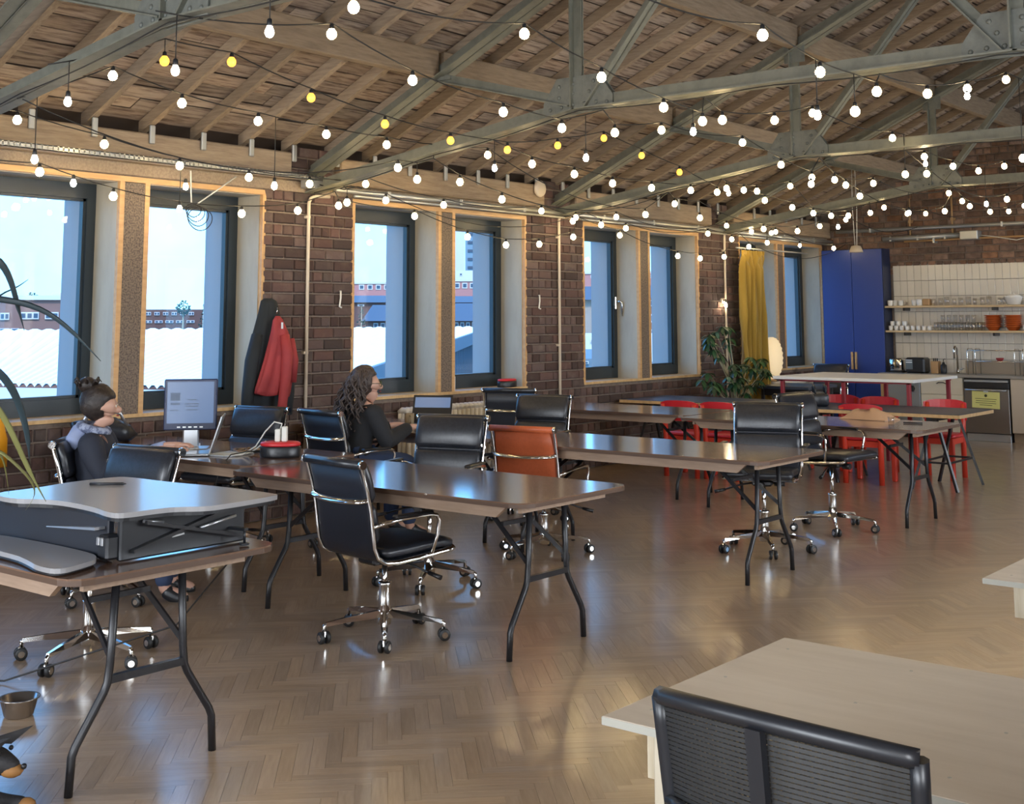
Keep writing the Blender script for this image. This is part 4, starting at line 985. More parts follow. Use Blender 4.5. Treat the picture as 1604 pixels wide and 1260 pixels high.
def person(label, loc, deg, lean, hairf, jm, headturn, cuff, reach, hz=0):
    t = thing('person', label, 'person', loc, R(deg))
    hx = lean; J = {'hip': (0, 0, .56, .10, .13), 'waist': (.02+hx*.2, 0, .69, .088, .115), 'chest': (.03+hx*.6, 0, .84, .092, .135), 'nb': (.045+hx, 0, .955, .06, .075), 'neck': (.06+hx*1.12, 0, 1.0, .042)}
    E = [('hip', 'waist'), ('waist', 'chest'), ('chest', 'nb'), ('nb', 'neck')]
    ct, st = cos(headturn), sin(headturn); nx = J['neck'][0]
    hd = lambda a, z, b=0: (nx+a*ct-b*st, a*st+b*ct, z)
    J['jaw'] = (*hd(.025, 1.045), .058); J['face'] = (*hd(.035, 1.095), .074, .070); J['brow'] = (*hd(.022, 1.145), .078, .072); J['crown'] = (*hd(.008, 1.19), .055)
    J['nose'] = (*hd(.126, 1.088), .012); J['chin'] = (*hd(.090, 1.028), .026); E += [('neck', 'jaw'), ('jaw', 'face'), ('face', 'brow'), ('brow', 'crown'), ('face', 'nose'), ('jaw', 'chin')]
    for s, q in ((1, 'l'), (-1, 'r')):
        J['ear'+q] = (*hd(.012, 1.10, s*.082), .016); E.append(('face', 'ear'+q))
        sh = (.04+hx*.85, s*.165, .905); el = (.10+hx+reach*.15, s*.215, .715+hz*.5); wr = (.30+hx+reach, s*.115, .795+hz); pm = (.37+hx+reach, s*.105, .797+hz)
        J['sh'+q] = (*sh, .052); J['el'+q] = (*el, .040); J['wr'+q] = (*wr, .026); J['pm'+q] = (*pm, .030, .018)
        E += [('nb', 'sh'+q), ('sh'+q, 'el'+q), ('el'+q, 'wr'+q), ('wr'+q, 'pm'+q)]
        for k, (dy, ln) in enumerate(((.030, .052), (.010, .060), (-.010, .056), (-.028, .045))):
            a = 'f%s%d' % (q, k); J[a] = (pm[0]+.032, pm[1]+dy*.9, pm[2]+.004, .0095); J[a+'m'] = (pm[0]+.032+ln*.55, pm[1]+dy*1.05, pm[2]+.002, .0088); J[a+'t'] = (pm[0]+.030+ln, pm[1]+dy*1.1, pm[2]-.014, .0075); E += [('pm'+q, a), (a, a+'m'), (a+'m', a+'t')]
        J['th'+q] = (pm[0]-.005, pm[1]-s*.040, pm[2]-.006, .010); J['tt'+q] = (pm[0]+.030, pm[1]-s*.052, pm[2]-.012, .008); E += [('pm'+q, 'th'+q), ('th'+q, 'tt'+q)]
        J['hj'+q] = (.03, s*.085, .55, .085); J['kn'+q] = (.44, s*.11, .555, .060); J['an'+q] = (.42, s*.12, .10, .038); J['toe'+q] = (.56, s*.13, .045, .034); E += [('hip', 'hj'+q), ('hj'+q, 'kn'+q), ('kn'+q, 'an'+q), ('an'+q, 'toe'+q)]
    body = skinned('body', J, E, 'skin', t)
    jk = MB(); rings = [(-.02, .53, .118, .165), (.0, .60, .125, .162), (J['waist'][0], .69, .115, .148), (J['chest'][0]-.005, .80, .120, .160), (J['chest'][0]-.002, .86, .118, .172), (.035+hx*.8, .905, .100, .175), (.038+hx*.95, .945, .082, .125), (J['nb'][0]-.002, .975, .066, .080)]
    vs = []; nn = 20
    for (x, z, dx, dy) in rings:
        for k in range(nn): a = 2*pi*k/nn; wr = 1+.025*sin(5*a+z*40); vs.append((x+dx*cos(a)*wr, dy*sin(a)*wr, z))
    jk.add(vs, [(i*nn+k, i*nn+(k+1) % nn, (i+1)*nn+(k+1) % nn, (i+1)*nn+k) for i in range(len(rings)-1) for k in range(nn)]+[tuple(reversed(range(nn))), tuple((len(rings)-1)*nn+k for k in range(nn))])
    for s, q in ((1, 'l'), (-1, 'r')):
        sh, el, wr_ = Vector(J['sh'+q][:3]), Vector(J['el'+q][:3]), Vector(J['wr'+q][:3]); up_ = sh.lerp(el, .45); cf = el.lerp(wr_, cuff)
        P_ = [Vector((J['chest'][0], s*.07, .90)), sh+Vector((0, 0, .0)), sh.lerp(el, .2), up_, sh.lerp(el, .75), el, el.lerp(cf, .3), el.lerp(cf, .7), cf]
        jk.tube(P_, [.06, .070, .072, .066, .060, .062, .058, .052, .046], 14)
        jk.sphere(tuple(sh), .073, 12, 8)
    remeshed('jacket', jk, jm, t)
    G = {'hip': (0, 0, .55, .115, .14)}; EE = []
    for q in 'lr':
        for k in ('hj', 'kn', 'an'): G[k+q] = (*J[k+q][:3], J[k+q][3]+.016)
        EE += [('hip', 'hj'+q), ('hj'+q, 'kn'+q), ('kn'+q, 'an'+q)]
    skinned('trousers', G, EE, 'denim', t, 2, 0)
    for q in 'lr':
        G = {'a': (*J['an'+q][:3], .044), 'b': (J['toe'+q][0]-.06, J['toe'+q][1], .05, .042), 'c': (J['toe'+q][0]+.01, J['toe'+q][1], .042, .036)}
        skinned('shoe', G, [('a', 'b'), ('b', 'c')], 'black_plastic', t, 2, 0)
    for s in (1, -1):
        e_ = MB().sphere((0, 0, 0), .0105, 10, 6).build('eye', 'porcelain', t); e_.location = hd(.0895, 1.112, s*.029)
        MB().sphere((.006*ct, .006*st, 0), .0062, 8, 5).build('pupil', 'ink', e_)
    m_ = MB().tube([hd(.098, 1.058, -.022), hd(.105, 1.056, 0), hd(.098, 1.058, .022)], [.003, .005, .003], 6); m_.build('mouth', 'coat_red', t)
    hairf(t, hd, J); return t, hd, J
def lumpy(mb, amp, fr):
    mb.v = [(v[0]+amp*sin(v[1]*fr+v[2]*fr*.7), v[1]+amp*sin(v[2]*fr*1.1+v[0]*fr), v[2]+amp*sin(v[0]*fr*.9+v[1]*fr*1.2)) for v in mb.v]; return mb
def hair_bun(t, hd, J):
    c = hd(-.012, 1.135); mb = MB().sphere(c, .103, 20, 14, (1.0, .92, 1.02)); b = hd(-.075, 1.235); 
    mb.v = [v for v in mb.v]
    keep = MB(); lumpy(mb, .004, 60); mb.sphere(b, .052, 16, 10, (1, 1.05, .9)); 
    for k in range(9):
        a = k*.7; q = (b[0]+.05*cos(a), b[1]+.05*sin(a), b[2]+.01*sin(k*2)); mb.tube([q, (q[0]+.02*cos(a), q[1]+.02*sin(a), q[2]+.03), (q[0]+.035*cos(a+.5), q[1]+.03*sin(a), q[2]+.015)], [.010, .008, .003], 6)
    # trim the part that would cover the face
    f0 = hd(.055, 1.06); d = Vector((f0[0]-c[0], f0[1]-c[1], 0)).normalized()
    nv = []
    for v in mb.v:
        w = Vector(v); s = (w-Vector(c)).dot(d)
        if s > .045 and w.z < 1.15: w = w-d*(s-.045)*(1.0 if w.z < 1.12 else .6)
        nv.append(tuple(w))
    mb.v = nv; mb.build('hair', 'hair_dark', t)
def hair_long(t, hd, J):
    c = hd(-.015, 1.135); mb = MB().sphere(c, .105, 20, 14, (1.0, .95, 1.05)); lumpy(mb, .006, 60)
    f0 = hd(.055, 1.06); d = Vector((f0[0]-c[0], f0[1]-c[1], 0)).normalized(); nv = []
    for v in mb.v:
        w = Vector(v); s = (w-Vector(c)).dot(d)
        if s > .05 and w.z < 1.17: w = w-d*(s-.05)
        nv.append(tuple(w))
    mb.v = nv
    r = random.Random(4)
    for k in range(64):
        a = r.uniform(pi*.42, pi*1.58) + math.atan2(d.y, d.x); e_ = r.uniform(.3, 1.0); p = Vector(c)+Vector((cos(a)*.098*e_, sin(a)*.095*e_, .105*math.sqrt(max(0, 1-e_*e_))))
        L = r.uniform(.24, .42); pts = []; rr = []; ph = r.uniform(0, 6); ox, oy = cos(a)*.075, sin(a)*.075
        for i in range(15):
            u = i/14; w = .017*min(1, u*4); pts.append(p+Vector((ox*min(1, u*1.6)+w*cos(ph+u*22)-.05*u*d.x, oy*min(1, u*1.6)+w*sin(ph+u*22)-.05*u*d.y, -L*u))); rr.append(.011*(1-.55*u))
        mb.tube(pts, rr, 5)
    mb.build('hair', 'hair_brown', t)
t, hd, J = person('woman with a dark hair bun, navy jacket and blue hood, working at the monitor table', (1.40, 4.185, -.035), 45, -.045, hair_bun, 'jacket_navy', .06, .75, .12, .075)
h = MB().tube([(J['nb'][0]-.02+.075*cos(a), .085*sin(a), .985-.02*cos(a)) for a in [i*2*pi/16 for i in range(17)]], .026, 8); h.build('striped_scarf', 'scarf', t)
h = lumpy(MB().sphere((J['nb'][0]-.095, 0, .935), .10, 14, 9, (.7, 1.15, .75)), .008, 40); h.build('hood', 'lilac', t)
for q in 'lr':
    a, b = Vector(J['el'+q][:3]), Vector(J['wr'+q][:3]); MB().tube([a.lerp(b, .70), a.lerp(b, .85), a.lerp(b, .98)], [.040, .036, .032], 10).build('cuff', 'lilac', t)
t, hd, J = person('woman with long curly brown hair and dark glasses, black top, typing on a laptop', (1.33, 6.26, 0), 78, .055, hair_long, 'jacket_black', -.42, .97, .06)
g = MB()
for s in (1, -1):
    g.tube([tuple(Vector(hd(.104, 1.112, s*.034))+Vector((0, 0, .02*sin(a)))+Vector((hd(0, 0, .022*cos(a))[0]-hd(0, 0, 0)[0], hd(0, 0, .022*cos(a))[1]-hd(0, 0, 0)[1], 0))) for a in [i*2*pi/12 for i in range(13)]], .0035, 6)
    g.tube([hd(.098, 1.115, s*.057), hd(.02, 1.118, s*.085)], .003, 5)
g.tube([hd(.108, 1.114, -.012), hd(.108, 1.114, .012)], .003, 5); g.build('glasses', 'ink', t)

# ------------------------------------------------------------------ laptop table
p = at_z(628, 664, .74); t = thing('laptop', 'dark laptop open on the table by the white radiator', 'laptop', (1.12, 7.28, .742), R(-62))
MB().cbox(-.11, -.16, 0, .11, .16, .014, .004).build('keyboard_base', 'silver', t); l = MB().bar((-.105, 0, .014), (-.185, 0, .225), .32, .008, (1, 0, .3)).build('lid', 'black_plastic', t)
MB().bar((-.1105, 0, .035), (-.1755, 0, .21), .29, .002, (1, 0, .3)).build('screen', 'screen', l)
l.location = (0.0, 0, 0)
p = at_z(641, 667, .74); t = thing('mug', 'tan mug beside the laptop on the table by the radiator', 'mug', (p.x, p.y, .741))
MB().lathe([(.034, 0), (.038, .004), (.040, .095), (.036, .095), (.034, .012), (.004, .010)], 18).build('cup', 'mug', t); MB().tube([(.037*cos(-.6), .037*sin(-.6), .08), (.07*cos(-.6), .07*sin(-.6), .07), (.07*cos(-.6), .07*sin(-.6), .03), (.038*cos(-.6), .038*sin(-.6), .02)], .006, 6).build('handle', 'mug', t)
p = at_z(670, 671, .74); o = MB().cbox(-.035, -.07, 0, .035, .07, .009, .003).build('phone', 'black_plastic'); o.location = (p.x, p.y, .741); o.rotation_euler = (0, 0, .9); tag(o, 'black phone lying by the mug on the radiator table', 'phone')
p = at_z(1362, 657, .74)
t = thing('paper_bag', 'folded tan paper bag with a red print lying on the walnut table', 'bag', (p.x, p.y, .741), R(-8))
b = MB(); vs = []; nx_, ny_ = 12, 6
for i in range(nx_+1):
    for j in range(ny_+1):
        u, v = i/nx_*2-1, j/ny_*2-1; vs.append((u*.21, v*.13*(1-.12*abs(u)), .004+.080*(1-u*u*u*u)*(1-v*v)+.012*sin(u*7+v*3)*(1-u*u)*(1-v*v)))
fs = [(i*(ny_+1)+j, (i+1)*(ny_+1)+j, (i+1)*(ny_+1)+j+1, i*(ny_+1)+j+1) for i in range(nx_) for j in range(ny_)]
b.add(vs, fs, True); b.box(-.21, -.12, 0, .21, .12, .006); b.build('sack', 'brown_bag', t)
MB().sphere((0, 0, 0), 1, 12, 6).v
q = MB().lathe([(.002, 0), (.045, .0), (.045, .003), (.002, .004)], 14, (-.02, -.035, .080), True, 1.1, .45).build('red_print', 'coat_red', t)
p = at_z(1396, 664, .74); o = MB().lathe([(.022, 0), (.026, .05), (.023, .05), (.020, .006), (.002, .005)], 12).build('shot_glass', 'glassware'); o.location = (p.x, p.y, .742); tag(o, 'small empty glass next to the folded paper bag', 'glass')
p = at_z(1430, 664, .74); o = MB().tube([(-.07, -.02, .006), (.07, .02, .006)], .006, 6).build('pen', 'black_plastic'); o.location = (p.x, p.y, .741); tag(o, 'pen lying near the corner of the paper bag table', 'pen')
p = at_z(1248, 634, .70)
t = thing('handbag', 'black handbag with looped handles on the dark trestle table', 'bag', (max(2.28, min(p.x, 2.45)), p.y, .70), R(30))
b = MB().cbox(-.08, -.17, 0, .08, .17, .13, .03, True); b.build('body', 'leather', t)
for s in (-1, 1):
    for y in (-.085, .085): MB().tube([(s*.05, y-.06, .12), (s*.055, y-.05, .18), (s*.055, y, .20), (s*.055, y+.05, .18), (s*.05, y+.06, .12)], .010, 6).build('handle', 'black_plastic', t)

# ------------------------------------------------------------------ on the wall and the sills
t = thing('coat_hook', 'small metal hook on the brick pier holding the coats', 'hook', (0, 6.545, 1.63)); MB().tube([(.0, 0, 0), (.05, 0, -.01), (.10, 0, -.02), (.17, 0, -.01), (.18, 0, .03)], .006, 6).build('peg', 'chrome', t); MB().box(-.005, -.015, -.04, .006, .015, .04).build('plate', 'chrome', t)
def drape(sections, nfold, amp, n=40):
    """sections: (z, y centre, half width y, x back, depth)"""
    mb = MB(); vs = []
    for i, (z, yc, hw, xb, dp) in enumerate(sections):
        u = i/(len(sections)-1)
        for k in range(n):
            a = 2*pi*k/n; f = 1+1.6*amp*u*sin(nfold*a+.6*i*.4)+amp*.5*u*sin(nfold*1.9*a+1)
            vs.append((xb+dp/2+dp/2*cos(a)*f, yc+hw*sin(a)*(1+.3*(f-1)), z+(.012*sin(3*a) if i else 0)))
    fs = [(i*n+k, i*n+(k+1) % n, (i+1)*n+(k+1) % n, (i+1)*n+k) for i in range(len(sections)-1) for k in range(n)]
    fs += [tuple(reversed(range(n))), tuple((len(sections)-1)*n+k for k in range(n))]
    return mb.add(vs, fs, True)
t = thing('coat', 'long black hooded coat hanging on the brick pier', 'coat', (.028, 6.53, 1.6))
cc = (0, 6.53, 1.6)
rel(drape([(1.74, 6.53, .035, .02, .06), (1.71, 6.53, .075, .015, .09), (1.62, 6.53, .10, .01, .11), (1.52, 6.52, .125, .01, .12), (1.40, 6.51, .155, .01, .13), (1.2, 6.50, .185, .01, .14), (.95, 6.49, .205, .01, .14), (.70, 6.50, .20, .01, .14), (.52, 6.51, .19, .01, .13)], 7, .16), cc).build('body', 'coat_black', t)
rel(MB().tube([(.08, 6.64, 1.45), (.10, 6.70, 1.25), (.10, 6.715, 1.0), (.10, 6.70, .82)], [.05, .055, .05, .045], 10), cc).build('sleeve', 'coat_black', t)
rel(MB().tube([(.08, 6.41, 1.45), (.10, 6.34, 1.25), (.10, 6.31, 1.0), (.10, 6.30, .85)], [.05, .055, .05, .045], 10), cc).build('sleeve', 'coat_black', t)
t = thing('jacket', 'short red jacket hung over the black coat', 'jacket', (.18, 6.52, 1.4)); cc = (.16, 6.52, 1.4)
b = drape([(1.60, 6.525, .018, .17, .03), (1.56, 6.53, .045, .15, .07), (1.48, 6.54, .075, .15, .09), (1.38, 6.545, .105, .145, .10), (1.25, 6.535, .130, .14, .10), (1.12, 6.515, .150, .14, .10), (1.02, 6.49, .160, .14, .09), (.985, 6.48, .160, .145, .08)], 6, .22)
b.v = [(v[0], v[1], v[2]+(.10*(v[1]-6.5) if v[2] < 1.15 else 0)*-1.0) for v in b.v]; rel(b, cc).build('body', 'coat_red', t)
rel(MB().tube([(.24, 6.55, 1.45), (.265, 6.56, 1.30), (.27, 6.545, 1.10), (.265, 6.525, .93), (.26, 6.52, .85)], [.040, .046, .042, .036, .040], 12), cc).build('sleeve', 'coat_red', t)
rel(MB().tube([(.22, 6.62, 1.42), (.235, 6.645, 1.25), (.235, 6.64, 1.08)], [.040, .046, .036], 12), cc).build('sleeve', 'coat_red', t)
rel(MB().box(.235, 6.52, 1.50, .242, 6.535, 1.55), cc).build('label_tab', 'paper', t)
for k, (y, z1, l) in enumerate(((6.985, 2.60, 'white pipe down the brick pier beside the coats'), (10.455, 2.66, 'white pipe down the brick pier under the round white disc'), (13.93, 2.66, 'white pipe down the brick pier beside the leafy plant'))):
    t = thing('wall_pipe', l, 'pipe', (.03, y, 0))
    MB().tube([(0, 0, .0), (0, 0, z1-.06), (.0, .02, z1-.02), (.01, .07, z1), (.01, .22, z1+.005)], .0145, 10).build('pipe', 'white_pipe', t)
    for z in (.35, 1.30, 2.42): MB().cbox(-.035, -.028, z-.012, .004, .022, z+.012, .003).build('bracket', 'white_pipe', t)
t = thing('wall_disc', 'round white disc fixed on the timber beam over the brick pier', 'speaker', (.09, 10.04, 2.895)); 
d = MB().lathe([(.085, 0), (.088, .01), (.080, .03), (.06, .036), (.002, .038)], 24); d.v = [(v[2], v[0], v[1]) for v in d.v]; d.build('cover', 'white_pipe', t); d = MB().lathe([(.05, -.03), (.05, 0)], 16); d.v = [(v[2], v[0], v[1]) for v in d.v]; d.build('mount', 'white_pipe', t)
t = thing('cable_tray', 'perforated grey steel cable tray along the timber beam above the first windows', 'cable tray', (.13, 5.5, 2.725))
MB().box(-.04, -1.75, -.012, .04, 1.62, -.008).box(-.04, -1.75, -.012, -.036, 1.62, .028).build('channel', 'galv', t)
s = MB()
for k in range(84): s.box(.036, -1.74+k*.04, -.012, .040, -1.712+k*.04, .028)
s.box(.036, -1.75, -.012, .040, 1.62, -.004); s.box(.036, -1.75, .02, .04, 1.62, .028); s.build('perforated_side', 'galv', t, kind='stuff')
for k, (y0, y1, z, x, l) in enumerate(((7.2, 10.4, 2.665, .11, 'grey conduit along the beam over the mug table windows'), (10.5, 13.8, 2.665, .11, 'grey conduit along the beam between disc and curtain'), (13.9, 16.9, 2.66, .11, 'grey conduit along the beam above the far window pair'))):
    t = thing('conduit', l, 'pipe', (x, (y0+y1)/2, z)); h = (y1-y0)/2
    MB().cyl((0, -h, 0), (0, h, 0), .022, 10).build('pipe', 'galv', t); MB().cyl((.03, -h+.2, -.045), (.03, h, -.045), .012, 8).build('pipe', 'galv', t)
    for q in (-.6, 0, .6): MB().cbox(-.12, q*h-.02, -.03, .02, q*h+.02, .03, .004).build('clip', 'galv', t)
t = thing('junction_box', 'grey junction box with loose wires at the truss seat by the coats pier', 'junction box', (.12, 6.95, 2.69)); MB().cbox(-.06, -.09, -.04, .05, .09, .05, .008).build('box', 'galv', t)
for k in range(3): MB().tube([(.04, .05*k, 0), (.07, .12+.08*k, -.03), (.05, .3+.08*k, .01), (.04, .42+.1*k, .0)], .005, 5).build('wire', 'cable_b', t)
p = at_x(303, 330, .06); t = thing('cable_coil', 'coil of dark cable dangling before the head of the second window', 'cable coil', (.06, p.y, p.z))
for k in range(4): MB().tube([(.012*k+.01*sin(a*2), (.070+.014*k)*cos(a)+.012*k, (.05+.012*k)*sin(a)-.022*k) for a in [i*2*pi/22+.2*k for i in range(23)]], .0035, 6).build('loop', 'cable_b', t)
MB().tube([(0, -.02, .055), (.01, -.035, .14), (.02, -.05, .30)], .006, 6).build('hanger', 'cable_w', t)
MB().tube([(.0, .03, .05), (.02, .2, .17), (.02, .38, .29)], .005, 6).build('lead', 'cable_w', t)
for (y, x, l) in ((9.70, -.06, 'red topped black power block on the sill at the end of the radiator'), (7.68, -.10, 'dark power block on the sill behind the woman with curls')):
    t = thing('power_block', l, 'power block', (x, y, ZS), R(90)); MB().lathe([(.11, 0), (.115, .01), (.115, .055), (.108, .062)], 20, sx=1.1, sy=.62).build('body', 'black_plastic', t); MB().lathe([(.110, .062), (.112, .075), (.10, .082), (.02, .084)], 20, sx=1.1, sy=.62).build('lid', 'red' if y > 9 else 'dark_panel', t)
o = MB().cbox(-.01, -.045, 0, .01, .045, .13, .002).build('card', 'paper'); o.location = (-.10, 8.92, ZS); tag(o, 'pale card stood on the sill against the mullion', 'card')
t = thing('wall_hook', 'white bent wire hook on the brick pier left of the second window pair', 'hook', (.0, 7.37, 1.75)); MB().tube([(-.02, 0, .06), (.02, 0, .06), (.03, -.01, 0), (.028, -.02, -.07), (.045, -.01, -.08)], .008, 6).build('wire', 'white_paint', t)
t = thing('wall_hook', 'white bent wire hook on the brick pier right of the second window pair', 'hook', (.0, 10.13, 1.75)); MB().tube([(-.02, 0, .06), (.02, 0, .06), (.03, -.01, 0), (.028, -.02, -.07), (.045, -.01, -.08)], .008, 6).build('wire', 'white_paint', t)
# radiators
def radiator(label, y0, n, zt):
    t = thing('radiator', label, 'radiator', (.13, y0, 0))
    s = MB(); prof = [(-.075, .10), (-.075, zt-.05), (-.055, zt-.01), (0, zt), (.055, zt-.01), (.075, zt-.05), (.075, .10), (.05, .07), (-.05, .07)]
    for x in (-.05, 0, .05): s.tube([(x, 0, .10), (x, 0, zt-.05)], .024, 8)
    s.tube([(-.06, 0, zt-.045), (-.03, 0, zt-.025), (.03, 0, zt-.025), (.06, 0, zt-.045)], .027, 8); s.tube([(-.06, 0, .12), (.06, 0, .12)], .027, 8)
    sm = s.mesh('radiator_section', 'cream_rad')
    for k in range(n): link('radiator_section', sm, t, (0, .03+k*.06, 0))
    for k in (0, n-1): MB().cbox(-.03, .02+k*.06, 0, .03, .04+k*.06, .09, .004).build('foot', 'cream_rad', t)
    MB().tube([(.0, n*.06, .14), (.0, n*.06+.07, .14), (0, n*.06+.08, .0)], .012, 8).build('valve_pipe', 'chrome', t); MB().cyl((0, n*.06+.075, .14), (0, n*.06+.075, .22), .02, 10).build('valve', 'white_paint', t)
radiator('cream cast radiator under the second window pair by the laptop', 8.02, 23, .80)
radiator('cream cast radiator by the yellow curtain, under the far windows', 14.86, 22, .745)
# curtain
t = thing('curtain', 'mustard yellow curtain gathered by the far windows', 'curtain', (.16, 14.36, 0))
n = 120; mb = MB(); rows = [(2.43, .30, .020), (2.39, .30, .022), (2.34, .275, .035), (2.2, .28, .055), (1.6, .30, .06), (.9, .325, .065), (.25, .33, .065)]; vs = []
for (z, hw, amp) in rows:
    for s in (0, 1):
        for k in range(n+1):
            u = k/n*2-1; ph = u*hw*70 if z < 2.3 else u*hw*95
            vs.append((.02+amp*sin(ph+.5*sin(z*3+u*4))+amp*.4*sin(ph*.37+z*2)+s*.006, u*hw+.012*sin(ph*.5+z), z))
st = n+1; fs = []
for i in range(len(rows)-1):
    for s in (0, 1):
        a = (2*i+s)*st; b = (2*i+2+s)*st
        for k in range(n): fs.append((a+k, a+k+1, b+k+1, b+k))
mb.add(vs, fs, True).build('cloth', 'curtain', t)
MB().cyl((.02, -.40, 2.455), (.02, 1.6, 2.455), .010, 8).build('rail', 'galv', t)
for k in range(6): MB().tube([(.02, -.28+k*.11, 2.43), (.02, -.27+k*.11, 2.46), (.02, -.26+k*.11, 2.43)], .005, 5).build('hook', 'chrome', t)
t = thing('paper_lantern', 'oval warm paper lantern glowing on the radiator beside the yellow curtain', 'lamp', (.16, 14.86, .755))
l = MB(); pr = [(.03, .0)]
for k in range(1, 26): a = pi*k/26; pr.append((.205*sin(a)**.8+(.009 if k % 2 else -.007), .27-.27*cos(a)))
l.lathe(pr+[(.03, .54)], 24, (0, 0, .03), True, .62, 1).build('shade', 'lantern', t); MB().lathe([(.06, 0), (.06, .02), (.02, .03)], 14).build('base', 'knife_wood', t)
# pendant lamp in front of the blue cupboard
p = at_y(1341, 393, 15.4); t = thing('pendant_lamp', 'small tan pendant lamp on twin cords before the blue cupboard', 'lamp', p)
MB().lathe([(.02, .07), (.06, .06), (.085, .0), (.088, -.02), (.08, -.02), (.078, 0), (.055, .05), (.004, .055)], 20).build('shade', 'shade', t)
for s in (-1, 1): MB().tube([(s*.012, 0, .06), (s*.03, 0, .55), (s*.02, 0, 3.06+SL*p.x-p.z)], .005, 5).build('cord', 'cable_w', t)

# ------------------------------------------------------------------ plants
def leaf_mesh(L, w, droop, m, fold=.15, n=5):
    mb = MB(); vs = []
    for i in range(n+1):
        u = i/n; ww = w*sin(pi*min(1, u*.93+.05))**.8; z = -droop*u*u; x = L*u
        vs += [(x, -ww, z+fold*ww), (x, 0, z), (x, ww, z+fold*ww)]
    fs = []
    for i in range(n): k = 3*i; fs += [(k, k+3, k+4, k+1), (k+1, k+4, k+5, k+2)]
    return mb.add(vs, fs, True).mesh('leaf', m)
t = thing('umbrella_plant', 'tall leafy potted umbrella plant between the brick pier and the yellow curtain', 'plant', (.50, 13.30, 0)); r = random.Random(21)
MB().lathe([(.13, 0), (.16, .02), (.19, .30), (.20, .31), (.185, .31), (.17, .27), (.01, .27)], 22).build('pot', 'pot', t); MB().lathe([(.17, .26), (.16, .28), (.01, .285)], 18).build('soil', 'hair_dark', t)
lm_ = [leaf_mesh(.115, .022, .04, 'leaf'), leaf_mesh(.135, .024, .06, 'leaf'), leaf_mesh(.12, .024, .03, 'leaf_blue')]
heads = [(1122, 520, .35), (1110, 535, .45), (1132, 512, .4), (1118, 548, .5), (1140, 540, .3), (1128, 556, .5), (1165, 572, .55), (1185, 578, .45), (1150, 580, .6), (1200, 586, .5), (1176, 560, .4), (1192, 566, .35), (1160, 592, .65), (1186, 596, .55), (1140, 590, .7), (1115, 598, .55), (1128, 606, .6), (1108, 585, .4), (1148, 604, .7), (1172, 604, .6)]
heads += [(a+r.uniform(-14, 14), b+r.uniform(-12, 12), x+r.uniform(-.12, .12)) for a, b, x in heads]
base = Vector((.50, 13.30, 0))
for k, (a, b, x) in enumerate(heads):
    q = at_x(a, b, x)-base
    MB().tube([(.0+.02*cos(k), .02*sin(k), .27), (q.x*.25, q.y*.25, .27+(q.z-.27)*.55), tuple(q)], [.011, .008, .004], 5).build('stem', 'stem', t)
    for j in range(8):
        aa = 2*pi*j/8+k; mi = 2 if (a in (1122, 1132, 1140, 1148) and j % 2) else j % 2
        link('leaf', lm_[mi], t, tuple(q), (r.uniform(-.2, .2), r.uniform(-.1, .75), aa), (r.uniform(.85, 1.15),)*3)
# strap-leaved plant at the left edge
t = thing('strap_leaf_plant', 'strap-leaved plant reaching in from the near window corner', 'plant', (5.05, 1.05, 0))
MB().lathe([(.13, 0), (.15, .02), (.17, .34), (.155, .34), (.14, .30), (.01, .30)], 20).build('pot', 'white_paint', t); MB().tube([(0, 0, .30), (.01, .01, .8), (-.01, .02, 1.22)], [.025, .022, .018], 8).build('stem', 'stem', t)
base = Vector((5.05, 1.05, 0))
def strap(pix, dist, w, m, d0=None):
    pts = [at_d(a, b, dist+(i*.03))-base for i, (a, b) in enumerate(pix)]; pts = [Vector((0, .02, 1.18)), (Vector((0, .02, 1.2))*.55+pts[0]*.45)+Vector((0, 0, .10))]+pts
    P = []
    for i in range(len(pts)-1):
        for s in range(3): P.append(pts[i].lerp(pts[i+1], s/3))
    P.append(pts[-1])
    for _ in range(3): P = [P[0]]+[(P[i-1]+P[i]*2+P[i+1])/4 for i in range(1, len(P)-1)]+[P[-1]]
    rr = [w*(.5+.5*sin(pi*min(1, .15+.85*(i/(len(P)-1))))) if i < len(P)-3 else w*.45*(len(P)-1-i)/3+.0006 for i in range(len(P))]
    MB().tube(P, rr, 6, True, .25).build('leaf', m, t)
strap([(-30, 395), (2, 408), (18, 440), (28, 480), (38, 518)], 2.75, .0085, 'strap_leaf')
strap([(-40, 462), (0, 469), (35, 474), (75, 488), (115, 520), (158, 566)], 2.75, .0065, 'strap_leaf')
strap([(-40, 560), (0, 582), (22, 612), (36, 650), (45, 690), (46, 724)], 2.75, .008, 'strap_leaf')
strap([(-30, 610), (0, 642), (20, 680), (45, 738), (72, 786)], 2.7, .0065, 'strap_leaf2')
strap([(-30, 700), (2, 705), (10, 740), (14, 775)], 2.7, .005, 'strap_leaf2')
strap([(-20, 690), (20, 722), (50, 752), (58, 775), (40, 800)], 2.7, .004, 'strap_leaf2')
strap([(-20, 485), (0, 460), (25, 452), (44, 438)], 2.8, .002, 'strap_leaf')
p = at_x(-12, 682, .10)
t = thing('yellow_bag', 'yellow cloth bag hung under the sill at the near window corner', 'bag', p)
drape([(.17, 0, .02, -.03, .06), (.12, 0, .06, -.05, .09), (-.02, 0, .10, -.06, .11), (-.20, 0, .10, -.05, .10)], 5, .1, 24).build('cloth', 'yellow', t)
MB().tube([(0, -.03, .15), (-.02, 0, .24), (0, .03, .15)], .006, 6).build('strap', 'yellow', t); MB().tube([(-.12, 0, .24), (-.02, 0, .24), (-.01, 0, .26)], .006, 6).build('hook', 'chrome', t)

